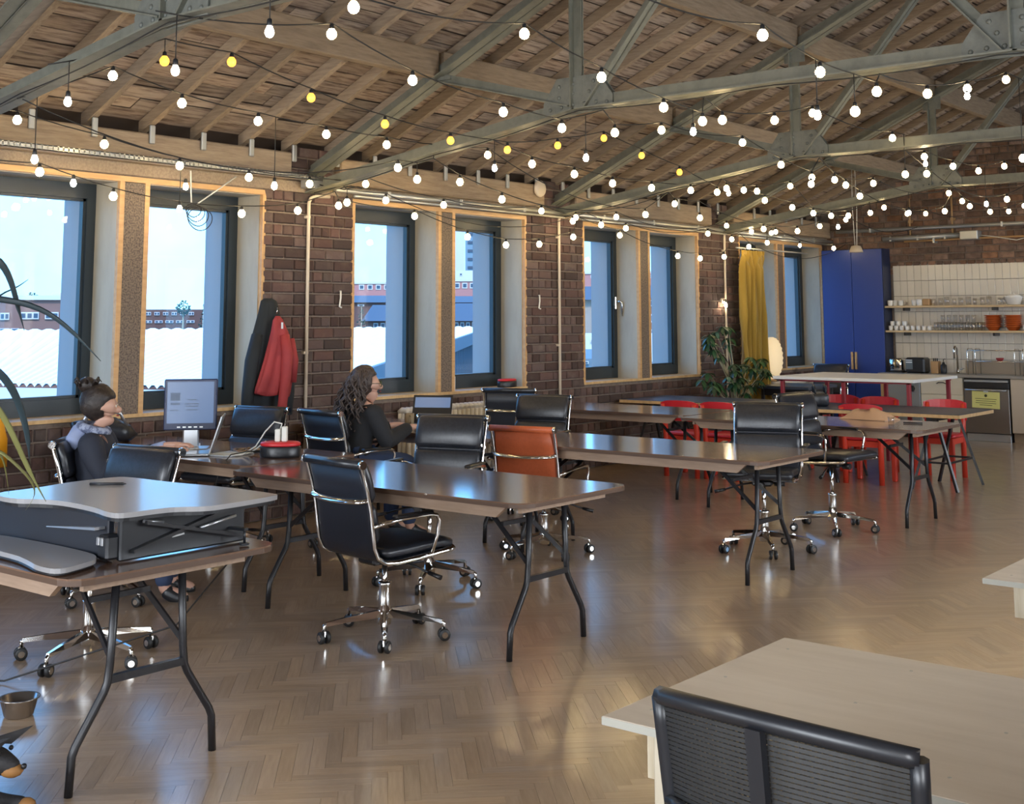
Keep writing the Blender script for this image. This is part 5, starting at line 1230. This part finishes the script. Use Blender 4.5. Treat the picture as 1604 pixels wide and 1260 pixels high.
# ------------------------------------------------------------------ floor things at the left edge
p = at_z(29, 1122, 0); t = thing('dog_bowl', 'small shiny metal bowl on the parquet floor', 'bowl', (p.x, p.y, 0))
MB().lathe([(.050, 0), (.056, .006), (.072, .066), (.080, .070), (.080, .074), (.071, .073), (.054, .012), (.004, .010)], 28).build('basin', 'bowl', t)
p = at_z(-47, 1281, 0)
t = thing('dog', 'small black and tan dog lying on the floor, cut off by the picture edge', 'dog', (p.x, p.y, 0), R(28))
J = {'hip': (-.34, 0, .085, .085), 'belly': (-.20, 0, .085, .078), 'chest': (-.04, 0, .10, .088), 'neck': (.03, 0, .155, .060), 'head': (.075, 0, .185, .056), 'muzz': (.125, 0, .166, .034), 'nose': (.165, 0, .158, .022),
     'tail': (-.44, .03, .06, .02), 'tail2': (-.54, .09, .03, .010)}
E = [('hip', 'belly'), ('belly', 'chest'), ('chest', 'neck'), ('neck', 'head'), ('head', 'muzz'), ('muzz', 'nose'), ('hip', 'tail'), ('tail', 'tail2')]
for s, q in ((1, 'l'), (-1, 'r')):
    J['sh'+q] = (-.03, s*.065, .085, .04); J['el'+q] = (-.06, s*.085, .038, .030); J['wr'+q] = (.08, s*.075, .028, .022); J['pw'+q] = (.15, s*.072, .024, .025); E += [('chest', 'sh'+q), ('sh'+q, 'el'+q), ('el'+q, 'wr'+q), ('wr'+q, 'pw'+q)]
    J['st'+q] = (-.31, s*.085, .075, .05); J['hk'+q] = (-.38, s*.12, .03, .024); J['hp'+q] = (-.24, s*.12, .022, .022); E += [('hip', 'st'+q), ('st'+q, 'hk'+q), ('hk'+q, 'hp'+q)]
skinned('body', J, E, 'dog_black', t, 2, 0)
for s in (1, -1):
    MB().add([(.035, s*.018, .232), (.105, s*.045, .215), (.055, s*.055, .210), (.172, s*.062, .272), (.068, s*.030, .238)], [(0, 4, 3), (4, 1, 3), (1, 2, 3), (2, 0, 3), (0, 2, 1, 4)]).build('ear', 'dog_black', t)
    MB().sphere((.112, s*.034, .208), .008, 8, 5).build('eye', 'black_plastic', t)
    MB().sphere((.152, s*.072, .022), .030, 10, 6, (1, .95, .75)).build('paw_patch', 'dog_tan', t)
MB().sphere((.138, 0, .152), .034, 12, 7, (1.15, .92, .66)).build('muzzle_patch', 'dog_tan', t); MB().sphere((.181, 0, .166), .0095, 8, 5).build('nose', 'black_plastic', t)
MB().tube([(.035+.0*cos(a)+.03*cos(a), .066*sin(a), .150+.05*cos(a)) for a in [i*2*pi/18 for i in range(19)]], .009, 6).build('collar', 'collar', t)
# ------------------------------------------------------------------ kitchen wall
KF, KB, KT = 16.37, YF, .835
ts = MB().cbox(.0015, -.012, .0015, .0985, 0, .2095, .003).mesh('tile', 'tile')
struct(MB().box(.97, YF-.004, .97, 4.4, YF+.03, 2.305).build('trim_30', 'grout'))
g = bpy.data.objects['trim_30']
for i in range(34):
    for j in range(7):
        z = .80+j*.2135
        if z > 2.2: continue
        link('tile', ts, g, (.985+i*.1, YF-.004, z))
t = thing('tall_cupboard', 'tall blue two-door cupboard in the far corner', 'cupboard', (.50, 16.80, 0))
MB().box(-.44, -.11, 0, .45, .15, 2.53).build('carcass', 'blue_dark', t)
for s in (-1, 1):
    d = MB().cbox(-.443 if s < 0 else .003, -.135, .06, -.003 if s < 0 else .443, -.112, 2.525, .004).build('door', 'blue_paint', t)
    MB().cbox(s*.028-.014, -.165, .86, s*.028+.014, -.135, 1.10, .004).build('handle', 'pine', d)
for k, (z, l) in enumerate(((1.40, 'lower pale wood shelf with cups, glasses and orange bowls'), (1.735, 'upper pale wood shelf on the tiled kitchen wall'))):
    t = thing('wall_shelf', l, 'shelf', (2.6, 16.83, z)); MB().cbox(-1.68, -.125, -.028, 1.7, .125, 0, .003).build('board', 'shelf', t)
    for x in (-1.4, -.2, 1.0): MB().box(x-.012, -.08, -.07, x+.012, .125, -.028).build('bracket', 'black_metal', t)
def cup_mesh(r, h, m, hd=True):
    mb = MB().lathe([(r*.80, 0), (r*.85, .003), (r, h*.5), (r, h), (r*.92, h), (r*.88, h*.5), (r*.72, .008), (.002, .007)], 14)
    return mb.mesh('cup', m)
KY = 16.80
wc = cup_mesh(.030, .062, 'porcelain'); gm = cup_mesh(.032, .105, 'glassware'); hm = MB().tube([(.028, 0, .05), (.048, 0, .045), (.048, 0, .02), (.028, 0, .014)], .004, 5).mesh('cup_handle', 'porcelain')
def cup(x, y, z, label, group, s=1.0, cat='cup', mesh=None, rz=0):
    o = thing('espresso_cup' if mesh is None else 'drinking_glass', label, cat, (x, y, z), rz, group); link('bowl', mesh or wc, o, None, None, (s, s, s))
    if mesh is None: link('cup_handle', hm, o, None, None, (s, s, s))
OR = ('first', 'second', 'third', 'fourth', 'fifth', 'sixth', 'seventh', 'eighth', 'ninth')
for k in range(8):
    cup(1.005+k*.078, KY-.04, 1.401, 'small white cup, %s from the blue cupboard in the lower shelf row' % OR[k], 'white cups on the lower shelf', 1, 'cup', None, R(60))
for k in range(3): cup(1.03+k*.085, KY-.04, 1.4635, 'small white cup stacked on the lower shelf cups, %s from the blue cupboard' % OR[k], 'white cups stacked on the lower shelf', 1, 'cup', None, R(60))
for k in range(8):
    for j in range(2): cup(1.645+k*.083, KY-.05+j*.11, 1.401, 'clear glass on the lower shelf, %s row, %s from the white cups' % (('front', 'rear')[j], OR[k]), 'glasses on the lower shelf', 1.05, 'glass', gm)
for k in range(6): cup(1.72+k*.083, KY, 1.512, 'clear glass stacked on the lower shelf glasses, %s from the white cups' % OR[k], 'stacked glasses on the lower shelf', .9, 'glass', gm)
bm_ = MB().lathe([(.05, 0), (.06, .004), (.092, .05), (.112, .056), (.112, .062), (.09, .058), (.055, .012), (.002, .010)], 20).mesh('bowl', 'terracotta')
for s, (x, l) in enumerate(((2.385, 'orange bowl in the stack next to the glasses, %s'), (2.64, 'orange bowl in the stack next to the white dish, %s'))):
    for k in range(7):
        o = link('bowl', bm_, None, (x, KY, 1.401+k*.0235)); tag(o, l % ('bottom' if k == 0 else 'topmost' if k == 6 else OR[k]+' from bottom'), 'bowl', ('orange bowls by the glasses', 'orange bowls by the white dish')[s])
o = MB().cbox(-.10, -.08, 0, .10, .08, .085, .015).build('dish', 'porcelain'); o.location = (2.88, KY, 1.401); tag(o, 'white dish on the lower shelf beside the orange bowls', 'dish')
for k, (x, s, lab) in enumerate(((1.00, 1.2, 'left of the pair'), (1.055, 1.2, 'right of the pair'))):
    cup(x, KY-.02+.05*k, 1.736, 'white mug, %s at the cupboard end of the upper shelf' % lab, 'white mugs on the upper shelf', s)
cup(1.145, KY, 1.736, 'single white mug standing apart on the upper shelf', 'white mugs on the upper shelf', 1.2)
cup(1.335, KY, 1.736, 'white jug-like mug among the glasses of the upper shelf', 'white mugs on the upper shelf', 1.3); cup(1.42, KY-.03, 1.736, 'white mug left of the dark tin on the upper shelf', 'white mugs on the upper shelf', 1.35)
o = MB().cbox(-.05, -.05, 0, .05, .05, .09, .01).build('tin', 'knife_wood'); o.location = (1.51, KY, 1.736); tag(o, 'dark tin on the upper shelf', 'tin')
for k in range(9): cup(1.60+k*.093, KY+.02*(k % 2), 1.736, 'clear glass along the upper shelf, %s from the dark tin' % OR[k], 'glasses on the upper shelf', .85+.12*(k % 3), 'glass', gm)
t = thing('serving_pot', 'wide white lidded pot on the upper shelf', 'pot', (2.66, KY, 1.736)); MB().lathe([(.07, 0), (.085, .005), (.115, .10), (.118, .105), (.02, .11)], 20).build('body', 'porcelain', t)
for s in (-1, 1): MB().tube([(s*.11, 0, .09), (s*.15, 0, .085), (s*.112, 0, .06)], .007, 6).build('handle', 'porcelain', t)
MB().lathe([(.10, .105), (.08, .125), (.015, .14), (.012, .16), (.002, .162)], 18).build('lid', 'porcelain', t)
for k, x in enumerate((2.50, 2.56)): cup(x, KY-.06, 1.736, ('glass before the wide white pot, farther from it', 'glass before the wide white pot, touching its handle')[k], 'glasses by the white pot', .9, 'glass', gm)
# worktop and units
t = thing('worktop', 'grey kitchen worktop running along the tiled wall', 'worktop', (2.7, 16.66, KT)); MB().cbox(-1.74, -.31, -.035, 1.75, .295, 0, .003).build('slab', 'worktop', t); MB().box(-.75, .27, 0, 1.75, .292, .165).build('upstand', 'splash', t)
def unit(name, label, cat, x0, x1): return thing(name, label, cat, ((x0+x1)/2, 16.66, 0)), (x1-x0)/2
t, h = unit('end_panel', 'brown timber end panel of the kitchen run beside the blue cupboard', 'panel', .985, 1.06); MB().box(-h, -.28, 0, h, .29, .798).build('panel', 'knife_wood', t)
t, h = unit('fridge', 'pale blue-grey steel fridge under the worktop', 'fridge', 1.07, 1.53); MB().box(-h, -.25, .05, h, .29, .796).build('body', 'stainless_light', t)
d = MB().cbox(-h+.003, -.285, .06, h-.003, -.252, .79, .006).build('door', 'stainless_light', t); MB().cyl((h-.10, -.30, .64), (h-.10, -.285, .64), .032, 12).cbox(h-.13, -.31, .60, h-.08, -.288, .68, .004).build('knob', 'black_plastic', d); MB().box(-h, -.24, 0, h, .2, .05).build('plinth', 'black_plastic', t)
t, h = unit('drawer_unit', 'cream drawer cabinet left of the dishwasher', 'cabinet', 1.535, 2.095); MB().box(-h, -.26, .09, h, .29, .797).build('carcass', 'cream', t); MB().box(-h, -.22, 0, h, .2, .09).build('plinth', 'splash', t)
for z0, z1 in ((.575, .795), (.345, .570), (.095, .340)):
    d = MB().cbox(-h+.003, -.285, z0, h-.003, -.262, z1, .003).build('drawer', 'cream', t); MB().tube([(-.06, -.286, z1-.08), (-.03, -.305, z1-.065), (.03, -.305, z1-.065), (.06, -.286, z1-.08)], .006, 6).build('handle', 'black_metal', d)
t, h = unit('dishwasher', 'steel dishwasher with a yellow notice', 'dishwasher', 2.105, 2.68); MB().box(-h, -.25, .0, h, .29, .797).build('body', 'black_plastic', t)
d = MB().cbox(-h+.004, -.292, .105, h-.004, -.252, .665, .006).build('door', 'stainless', t); MB().cbox(-h+.004, -.29, .67, h-.004, -.252, .745, .004).build('control_panel', 'black_plastic', t); MB().box(-h+.01, -.292, .748, h-.01, -.252, .775).build('trim_strip', 'stainless_light', t); MB().cbox(-h+.01, -.262, .0, h-.01, -.24, .098, .004).build('plinth', 'stainless_light', t)
MB().tube([(-h+.03, -.295, .655), (-h+.035, -.32, .65), (h-.035, -.32, .65), (h-.03, -.295, .655)], .009, 8).build('handle', 'stainless_light', d)
o = MB().box(-.175, -.0015, -.105, .175, 0, .105).build('notice', 'note'); o.location = (2.385, 16.366, .525); o.rotation_euler = (0, R(2), 0); tag(o, 'yellow paper notice taped to the dishwasher door', 'notice')
l = MB(); l.lathe([(.018, 0), (.018, .001)], 10, (0, 0, 0)); l.v = [(v[0], -.002-v[2], v[1]+.055) for v in l.v]
for k, w in enumerate((.27, .25, .26, .16)): l.box(-w/2, -.0025, .012-k*.026-.003, w/2, -.0016, .012-k*.026+.003)
l.build('print', 'ink', o); MB().box(-.03, -.0028, .095, .03, -.0015, .115).build('tape', 'paper', o)
t, h = unit('base_cabinet', 'beige base cabinet right of the dishwasher', 'cabinet', 2.695, 3.55); MB().box(-h, -.26, .12, h, .29, .797).build('carcass', 'beige', t); MB().box(-h, -.22, 0, h, .2, .12).build('plinth', 'splash', t)
for s in (0, 1):
    d = MB().cbox(-h+.003+s*h, -.285, .125, -.003+s*h, -.262, .795, .003).build('door', 'beige', t); MB().cyl((-.05 if s == 0 else .05, -.305, .70), (-.05 if s == 0 else .05, -.285, .70), .012, 8).build('knob', 'black_metal', d)
t, h = unit('base_cabinet', 'beige base cabinet at the far end of the kitchen run', 'cabinet', 3.555, 4.40); MB().box(-h, -.26, .12, h, .29, .797).build('carcass', 'beige', t); MB().box(-h, -.22, 0, h, .2, .12).build('plinth', 'splash', t); MB().cbox(-h+.003, -.285, .125, h-.003, -.262, .795, .003).build('door', 'beige', t)
# on the worktop
def kx(px, y=16.6): return at_y(px, 575, y).x
t = thing('toaster', 'chrome toaster on the worktop beside the blue cupboard', 'toaster', (kx(1405), 16.62, KT)); MB().cbox(-.09, -.07, .01, .09, .07, .19, .025, True).build('body', 'chrome', t); MB().box(-.095, -.075, 0, .095, .075, .02).build('base', 'black_plastic', t); MB().box(-.06, -.03, .188, .06, -.012, .192).box(-.06, .012, .188, .06, .03, .192).build('slot', 'black_plastic', t); MB().cyl((-.03, -.085, .06), (-.03, -.07, .06), .016, 10).build('dial', 'black_plastic', t)
t = thing('bread_bin', 'dark boxy machine with a pale blue front label on the worktop', 'appliance', (kx(1437), 16.62, KT)); MB().cbox(-.13, -.11, 0, .13, .11, .205, .02).build('body', 'black_plastic', t)
MB().box(-.125, -.1115, .05, -.03, -.110, .18).build('front_label', 'out_fascia', t); MB().box(-.12, -.113, .135, -.035, -.1115, .15).box(-.12, -.113, .165, -.035, -.1115, .175).build('label_line', 'paper', t)
t = thing('knife_block', 'brown wooden knife block on the worktop', 'knife block', (kx(1466), 16.60, KT)); MB().cbox(-.05, -.06, 0, .05, .06, .16, .008).build('block', 'knife_wood', t)
for k in range(3): MB().cbox(-.03+k*.025, -.02, .16, -.016+k*.025, .0, .20, .004).build('knife_handle', 'black_plastic', t)
t = thing('soap_bottle', 'dark pump bottle on the worktop by the tap', 'bottle', (kx(1479), 16.58, KT)); MB().lathe([(.038, 0), (.040, .005), (.040, .11), (.018, .13), (.014, .15), (.002, .151)], 14).build('body', 'black_plastic', t); MB().tube([(0, 0, .15), (0, 0, .19), (.03, -.01, .19)], .006, 6).build('pump', 'black_plastic', t)
t = thing('tap', 'tall curved chrome kitchen tap', 'tap', (kx(1496), 16.70, KT)); MB().tube([(0, 0, 0), (0, 0, .30)]+[(.0, -.055+.055*cos(a), .30+.055*sin(a)) for a in [pi*i/8 for i in range(1, 9)]]+[(0, -.11, .20)], .013, 10).build('spout', 'chrome', t); MB().cyl((0, 0, 0), (0, 0, .06), .022, 12).build('base', 'chrome', t); MB().tube([(.02, 0, .05), (.09, -.02, .065)], .008, 8).build('lever', 'chrome', t)
struct(MB().cbox(kx(1500), 16.45, KT-.001, kx(1500)+.02, 16.46, KT+.002, .0004).build('trim_31', 'stainless'))
t = thing('dish_rack', 'tall chrome wire dish rack over the sink', 'dish rack', (kx(1562), 16.62, KT))
for sx in (-.30, .30):
    for dx in (-.05, .05): MB().tube([(sx+dx, -.10, 0), (sx+dx, -.10, .30), (sx+dx, -.08, .33), (sx+dx, .08, .33), (sx+dx, .10, .30), (sx+dx, .10, 0)], .006, 6).build('frame', 'chrome', t)
w = MB()
for z in (.17, .31): 
    for y in (-.10, 0, .10): w.cyl((-.35, y, z), (.35, y, z), .004, 5)
    for k in range(15): w.cyl((-.33+k*.047, -.10, z), (-.33+k*.047, .10, z), .003, 4)
w.build('wires', 'chrome', t, kind='stuff')
o = MB().lathe([(.03, 0), (.05, .03), (.05, .04), (.03, .01)], 12).build('bowl', 'coat_red'); o.location = (kx(1566), 16.62, KT+.176); tag(o, 'small red bowl drying in the wire dish rack', 'bowl')
# pipes on the gable
for k, (z, x0, x1, r_, l) in enumerate(((2.80, .2, 5.4, .028, 'grey pipe across the brick gable, upper of two'), (2.665, .9, 2.0, .035, 'short thick grey pipe above the blue cupboard'), (2.62, 1.2, 5.4, .014, 'thin dark pipe along the gable above the tiles'))):
    t = thing('gable_pipe', l, 'pipe', ((x0+x1)/2, 16.87, z)); h = (x1-x0)/2; MB().cyl((-h, 0, 0), (h, 0, .012*k), r_, 10).build('pipe', 'galv' if k < 2 else 'knife_wood', t)
    for q in (-.8, -.1, .6): MB().cbox(q*h-.015, -.03, -.035, q*h+.015, .095, .035, .004).build('bracket', 'galv', t)
t = thing('gable_box', 'pale metal junction box on the gable pipe', 'junction box', (2.12, 16.86, 2.67)); MB().cbox(-.12, -.08, -.06, .12, .10, .06, .01).build('box', 'galv', t); MB().tube([(.1, 0, 0), (.3, 0, -.03), (.6, 0, -.09), (.9, 0, -.02)], .006, 5).build('wire', 'cable_w', t)
for k, x in enumerate((1.28, 1.87)):
    t = thing('drop_pipe', ('thin red-brown pipe dropping down the gable, nearer the blue cupboard', 'thin red-brown pipe dropping down the gable, over the shelves')[k], 'pipe', (x, 16.9, 2.9)); MB().cyl((0, 0, -.20), (0, 0, .32), .014, 8).build('pipe', 'knife_wood', t); MB().cbox(-.02, -.02, -.02, .02, .09, .02, .004).build('clip', 'knife_wood', t)

# ------------------------------------------------------------------ beyond the windows
GZ = -7.0
struct(MB().box(-420, -120, GZ-.2, -.7, 420, GZ).build('ground', 'out_grey'))
def corners(px0, px1, py, dist): a = at_d(px0, py, dist); b = at_d(px1, py, dist); return a, b
def bld(label, px0, px1, ytop, dist, depth, m, wins=(), zbot=GZ, name='far_building', wm='out_white', parap=None, cat='building'):
    a, b = corners(px0, px1, ytop, dist); d = (b-a); d.z = 0; L = d.length; d.normalize(); nrm = Vector((-d.y, d.x, 0))
    if nrm.dot(a-CAM) < 0: nrm = -nrm
    o = thing(name, label, cat, (a.x, a.y, zbot), math.atan2(d.y, d.x)); H = (a.z+b.z)/2-zbot; sg = 1 if Vector((-d.y, d.x, 0)).dot(nrm) > 0 else -1
    MB().box(0, 0, 0, L, sg*depth, H).build('walls', m, o)
    k = FOC/((a+b)/2-CAM).dot(FWD); pxm = 1/k
    for (x0, x1, y0, y1, panes) in wins:
        u0, u1 = (x0-px0)*pxm, (x1-px0)*pxm; z1, z0 = H-(y0-ytop)*pxm, H-(y1-ytop)*pxm; u0 = max(u0, .02); u1 = min(u1, L-.02)
        w = MB().box(u0, -sg*.08, z0, u1, sg*.02, z1).build('window', wm, o)
        for q in range(panes):
            ww = (u1-u0)/panes; MB().box(u0+ww*q+ww*.16, -sg*.10, z0+(z1-z0)*.18, u0+ww*(q+1)-ww*.16, -sg*.03, z1-(z1-z0)*.18).build('pane', 'out_glass', w)
    if parap: MB().box(-.1, -sg*.15, H-parap*pxm, L+.1, sg*depth, H+.12).build('parapet', 'out_white', o)
    return o, L, H, sg, pxm
def pitched(o, L, H, sg, pxm, rise, depth, m, front=.4):
    r = rise*pxm
    MB().add([(-.2, -sg*front, H), (L+.2, -sg*front, H), (L+.2, sg*depth, H), (-.2, sg*depth, H), (.3, sg*depth*.5, H+r), (L-.3, sg*depth*.5, H+r)], [(0, 1, 5, 4), (2, 3, 4, 5), (0, 4, 3), (1, 2, 5), (0, 3, 2, 1)]).build('roof', m, o)
# the near warehouse with its pale ribbed roof
A0, A1, B1, B0 = at_z(-160, 603, .2), at_z(480, 613, .2), at_z(770, 513, 1.15), at_z(-160, 519.5, 1.15)
t = thing('warehouse', 'pale ribbed warehouse roof just outside the windows', 'building', (A1.x, A1.y, GZ)); b0 = Vector((A1.x, A1.y, GZ))
mb = MB(); vs = []; n = 150
for k in range(n+1):
    u = k/n; lift = .07 if k % 3 == 1 else (.07 if k % 3 == 2 else 0)
    a, b = A0.lerp(A1, u)-b0, B0.lerp(B1, u)-b0; vs += [a+Vector((0, 0, lift)), b+Vector((0, 0, lift))]
mb.add(vs, [(2*k, 2*k+2, 2*k+3, 2*k+1) for k in range(n)]).build('roof_sheet', 'out_roof', t)
def wallq(a, b, za, zb_, m, nm, off=0):
    a, b = a-b0, b-b0; d = (b-a); d.z = 0; nn = Vector((d.y, -d.x, 0)).normalized()
    if nn.dot(CAM-b0-a) < 0: nn = -nn
    q = nn*off; q2 = nn*(off-.12)
    vs = [a+q+Vector((0, 0, za)), b+q+Vector((0, 0, za)), b+q+Vector((0, 0, zb_)), a+q+Vector((0, 0, zb_)), a+q2+Vector((0, 0, za)), b+q2+Vector((0, 0, za)), b+q2+Vector((0, 0, zb_)), a+q2+Vector((0, 0, zb_))]
    return MB().add(vs, [(0, 1, 2, 3), (7, 6, 5, 4), (0, 4, 5, 1), (1, 5, 6, 2), (2, 6, 7, 3), (3, 7, 4, 0)]).build(nm, m, t)
wallq(A0, A1, -.32, -.02, 'out_white', 'gutter', .12); wallq(A0, A1, -6.5, -.3, 'out_fascia', 'eaves_wall', .0)
wallq(A1, B1, -.42, .06, 'out_fascia', 'verge_board', .12); wallq(A1, B1, -7.5, -.3, 'out_clad', 'gable_cladding', 0)
st = MB()
for k in range(70):
    u = k/70; a = A1.lerp(B1, u); b = A1.lerp(B1, u+.003)
    d = (B1-A1).normalized(); nn = Vector((d.y, -d.x, 0)); nn = nn if nn.dot(CAM-A1) > 0 else -nn
    p = a-b0+nn*.02; st.bar((p.x, p.y, p.z-.4), (p.x, p.y, p.z-5), .05, .06)
st.build('cladding_ribs', 'out_fascia', t, kind='stuff')
bld('long brown brick block with white paired windows behind the white roof', -60, 150, 467, 62, 14, 'out_brick', [(-4, 9, 490, 501, 2), (25, 52, 489, 500, 3), (61, 81, 489, 500, 2), (97, 117, 489, 500, 2), (-4, 10, 514, 519, 2), (12, 24, 514, 519, 1), (98, 120, 513, 519, 2), (130, 146, 489, 500, 2)], parap=3)
bld('white rooftop block with little chimneys on the brown brick building', 82, 108, 459, 66, 5, 'out_white', [(97, 99, 466, 471, 1)], zbot=at_d(90, 469, 66).z)
bld('low brick terrace with rows of small white windows seen in the second window', 222, 318, 485, 90, 12, 'out_brick2', [(228+k*13, 236+k*13, 489, 494, 2) for k in range(6)]+[(226+k*16, 238+k*16, 502, 506, 2) for k in range(5)])
bld('small white shed by the conifers', 332, 350, 509, 70, 4, 'out_white', [(338, 343, 512, 516, 1)])
red, L, H, sg, pm = bld('long red and white block on the skyline in the third window', 520, 665, 443, 170, 12, 'out_red', [(562+k*13, 570+k*13, 446, 454, 1) for k in range(8)], parap=2)
o, L, H, sg, pm = bld('dark slate roofed hall under the red and white skyline block', 530, 668, 474, 130, 14, 'out_brick2', [(560, 570, 477, 480, 1)]); pitched(o, L, H, sg, pm, 15, 30, 'out_slate')
o, L, H, sg, pm = bld('brick lodge with blue slate roof beside the conifer', 572, 668, 503, 75, 10, 'out_brick', [(585+k*11, 592+k*11, 506, 514, 1) for k in range(7)]); pitched(o, L, H, sg, pm, 27, 14, 'out_slate')
o, L, H, sg, pm = bld('striped pale blue office tower in the fourth window', 729, 800, 335, 260, 25, 'out_tower', [])
for k in range(8): MB().box(.5, -sg*.2, H-(8+k*13)*pm, L-.5, 0, H-(4+k*13)*pm).build('window_band', 'out_slate', o)
bld('white office slab left of the striped tower', 690, 728, 340, 300, 20, 'out_white', [(700, 706, 350, 356, 1)])
bld('white plant room at the foot of the striped tower', 712, 746, 424, 200, 10, 'out_white', [(720, 724, 428, 432, 1)])
bld('red and white block on the skyline in the fourth window', 690, 790, 439, 165, 12, 'out_red', [(712+k*12, 720+k*12, 443, 452, 1) for k in range(6)], parap=2)
o, L, H, sg, pm = bld('grey slate hall in the fourth window below the skyline block', 690, 790, 474, 130, 14, 'out_brick2', [(720, 726, 477, 480, 1)]); pitched(o, L, H, sg, pm, 14, 30, 'out_slate')
o, L, H, sg, pm = bld('brick lodge with hipped slate roof in the fourth window', 690, 775, 503, 72, 10, 'out_brick', [(712+k*9, 718+k*9, 505, 515, 1) for k in range(6)]); pitched(o, L, H, sg, pm, 30, 14, 'out_slate')
o, L, H, sg, pm = bld('cream gabled tenement end in the fifth window', 895, 936, 470, 70, 12, 'out_stone', [(905, 909, 480, 486, 1)]); pitched(o, L, H, sg, pm, 26, 14, 'out_slate')
o, L, H, sg, pm = bld('pink brick tenement with sash windows in the fifth window', 936, 965, 464, 86, 12, 'out_brick', [(939, 944, 467, 479, 1), (939, 944, 491, 505, 1), (949, 954, 467, 479, 1)]); pitched(o, L, H, sg, pm, 26, 14, 'out_slate')
bld('red skyline block with white panels in the fifth window', 890, 1060, 427, 150, 10, 'out_red', [(925+k*11, 932+k*11, 431, 436, 1) for k in range(10)], parap=2)
o, L, H, sg, pm = bld('red brick tenement with tall windows in the sixth window', 1005, 1050, 468, 68, 12, 'out_brick', [(1019+k*9, 1023+k*9, 470, 480, 1) for k in range(3)]+[(1019+k*9, 1023+k*9, 492, 505, 1) for k in range(3)]+[(1019+k*9, 1023+k*9, 516, 524, 1) for k in range(3)]); pitched(o, L, H, sg, pm, 26, 14, 'out_slate')
bld('low white workshop roofs below the tenements', 900, 1060, 527, 45, 10, 'out_white', [(925, 935, 532, 536, 1), (945, 955, 538, 542, 1)])
o, L, H, sg, pm = bld('blue-grey shed roof under the fifth window', 900, 990, 562, 26, 8, 'out_fascia', [(915, 922, 566, 570, 1)])
def tree(label, px, ytop, ybot, dist, w, seed, cone=True):
    p = at_d(px, ybot, dist); top = at_d(px, ytop, dist).z; h = top-p.z; t = thing('conifer' if cone else 'bare_tree', label, 'tree', p); r = random.Random(seed); pm = dist/FOC
    MB().tube([(0, 0, -4), (0, 0, h*.9)], [w*pm*.10, w*pm*.03], 6).build('trunk', 'stem', t); mb = MB()
    for k in range(70):
        u = r.random(); rad = (w*pm/2)*((1-u)**.8 if cone else sin(pi*(u*.8+.15))) ; a = r.uniform(0, 2*pi); c = Vector((rad*.8*cos(a), rad*.8*sin(a), h*(.05+.9*u)))
        s = w*pm*.14*(1.15-u*.7); mb.add([c+Vector((r.uniform(-s, s), r.uniform(-s, s), r.uniform(-s, s))) for _ in range(4)], [(0, 1, 2), (0, 2, 3), (0, 3, 1), (1, 3, 2)])
    mb.build('foliage', 'out_tree', t, kind='stuff')
tree('dark spreading tree over the brick terrace', 287, 470, 492, 88, 24, 1, False); tree('dark conifer at the end of the brick terrace', 318, 474, 518, 80, 15, 2); tree('second dark conifer near the white shed', 329, 480, 518, 82, 14, 5)
tree('green conifer beside the slate roofed lodge', 566, 474, 518, 69, 17, 3); tree('pale bare tree on the skyline left of the white rooftop block', 50, 458, 474, 110, 22, 4, False); tree('green shrub under the sixth window tenement', 1028, 545, 575, 30, 18, 6)
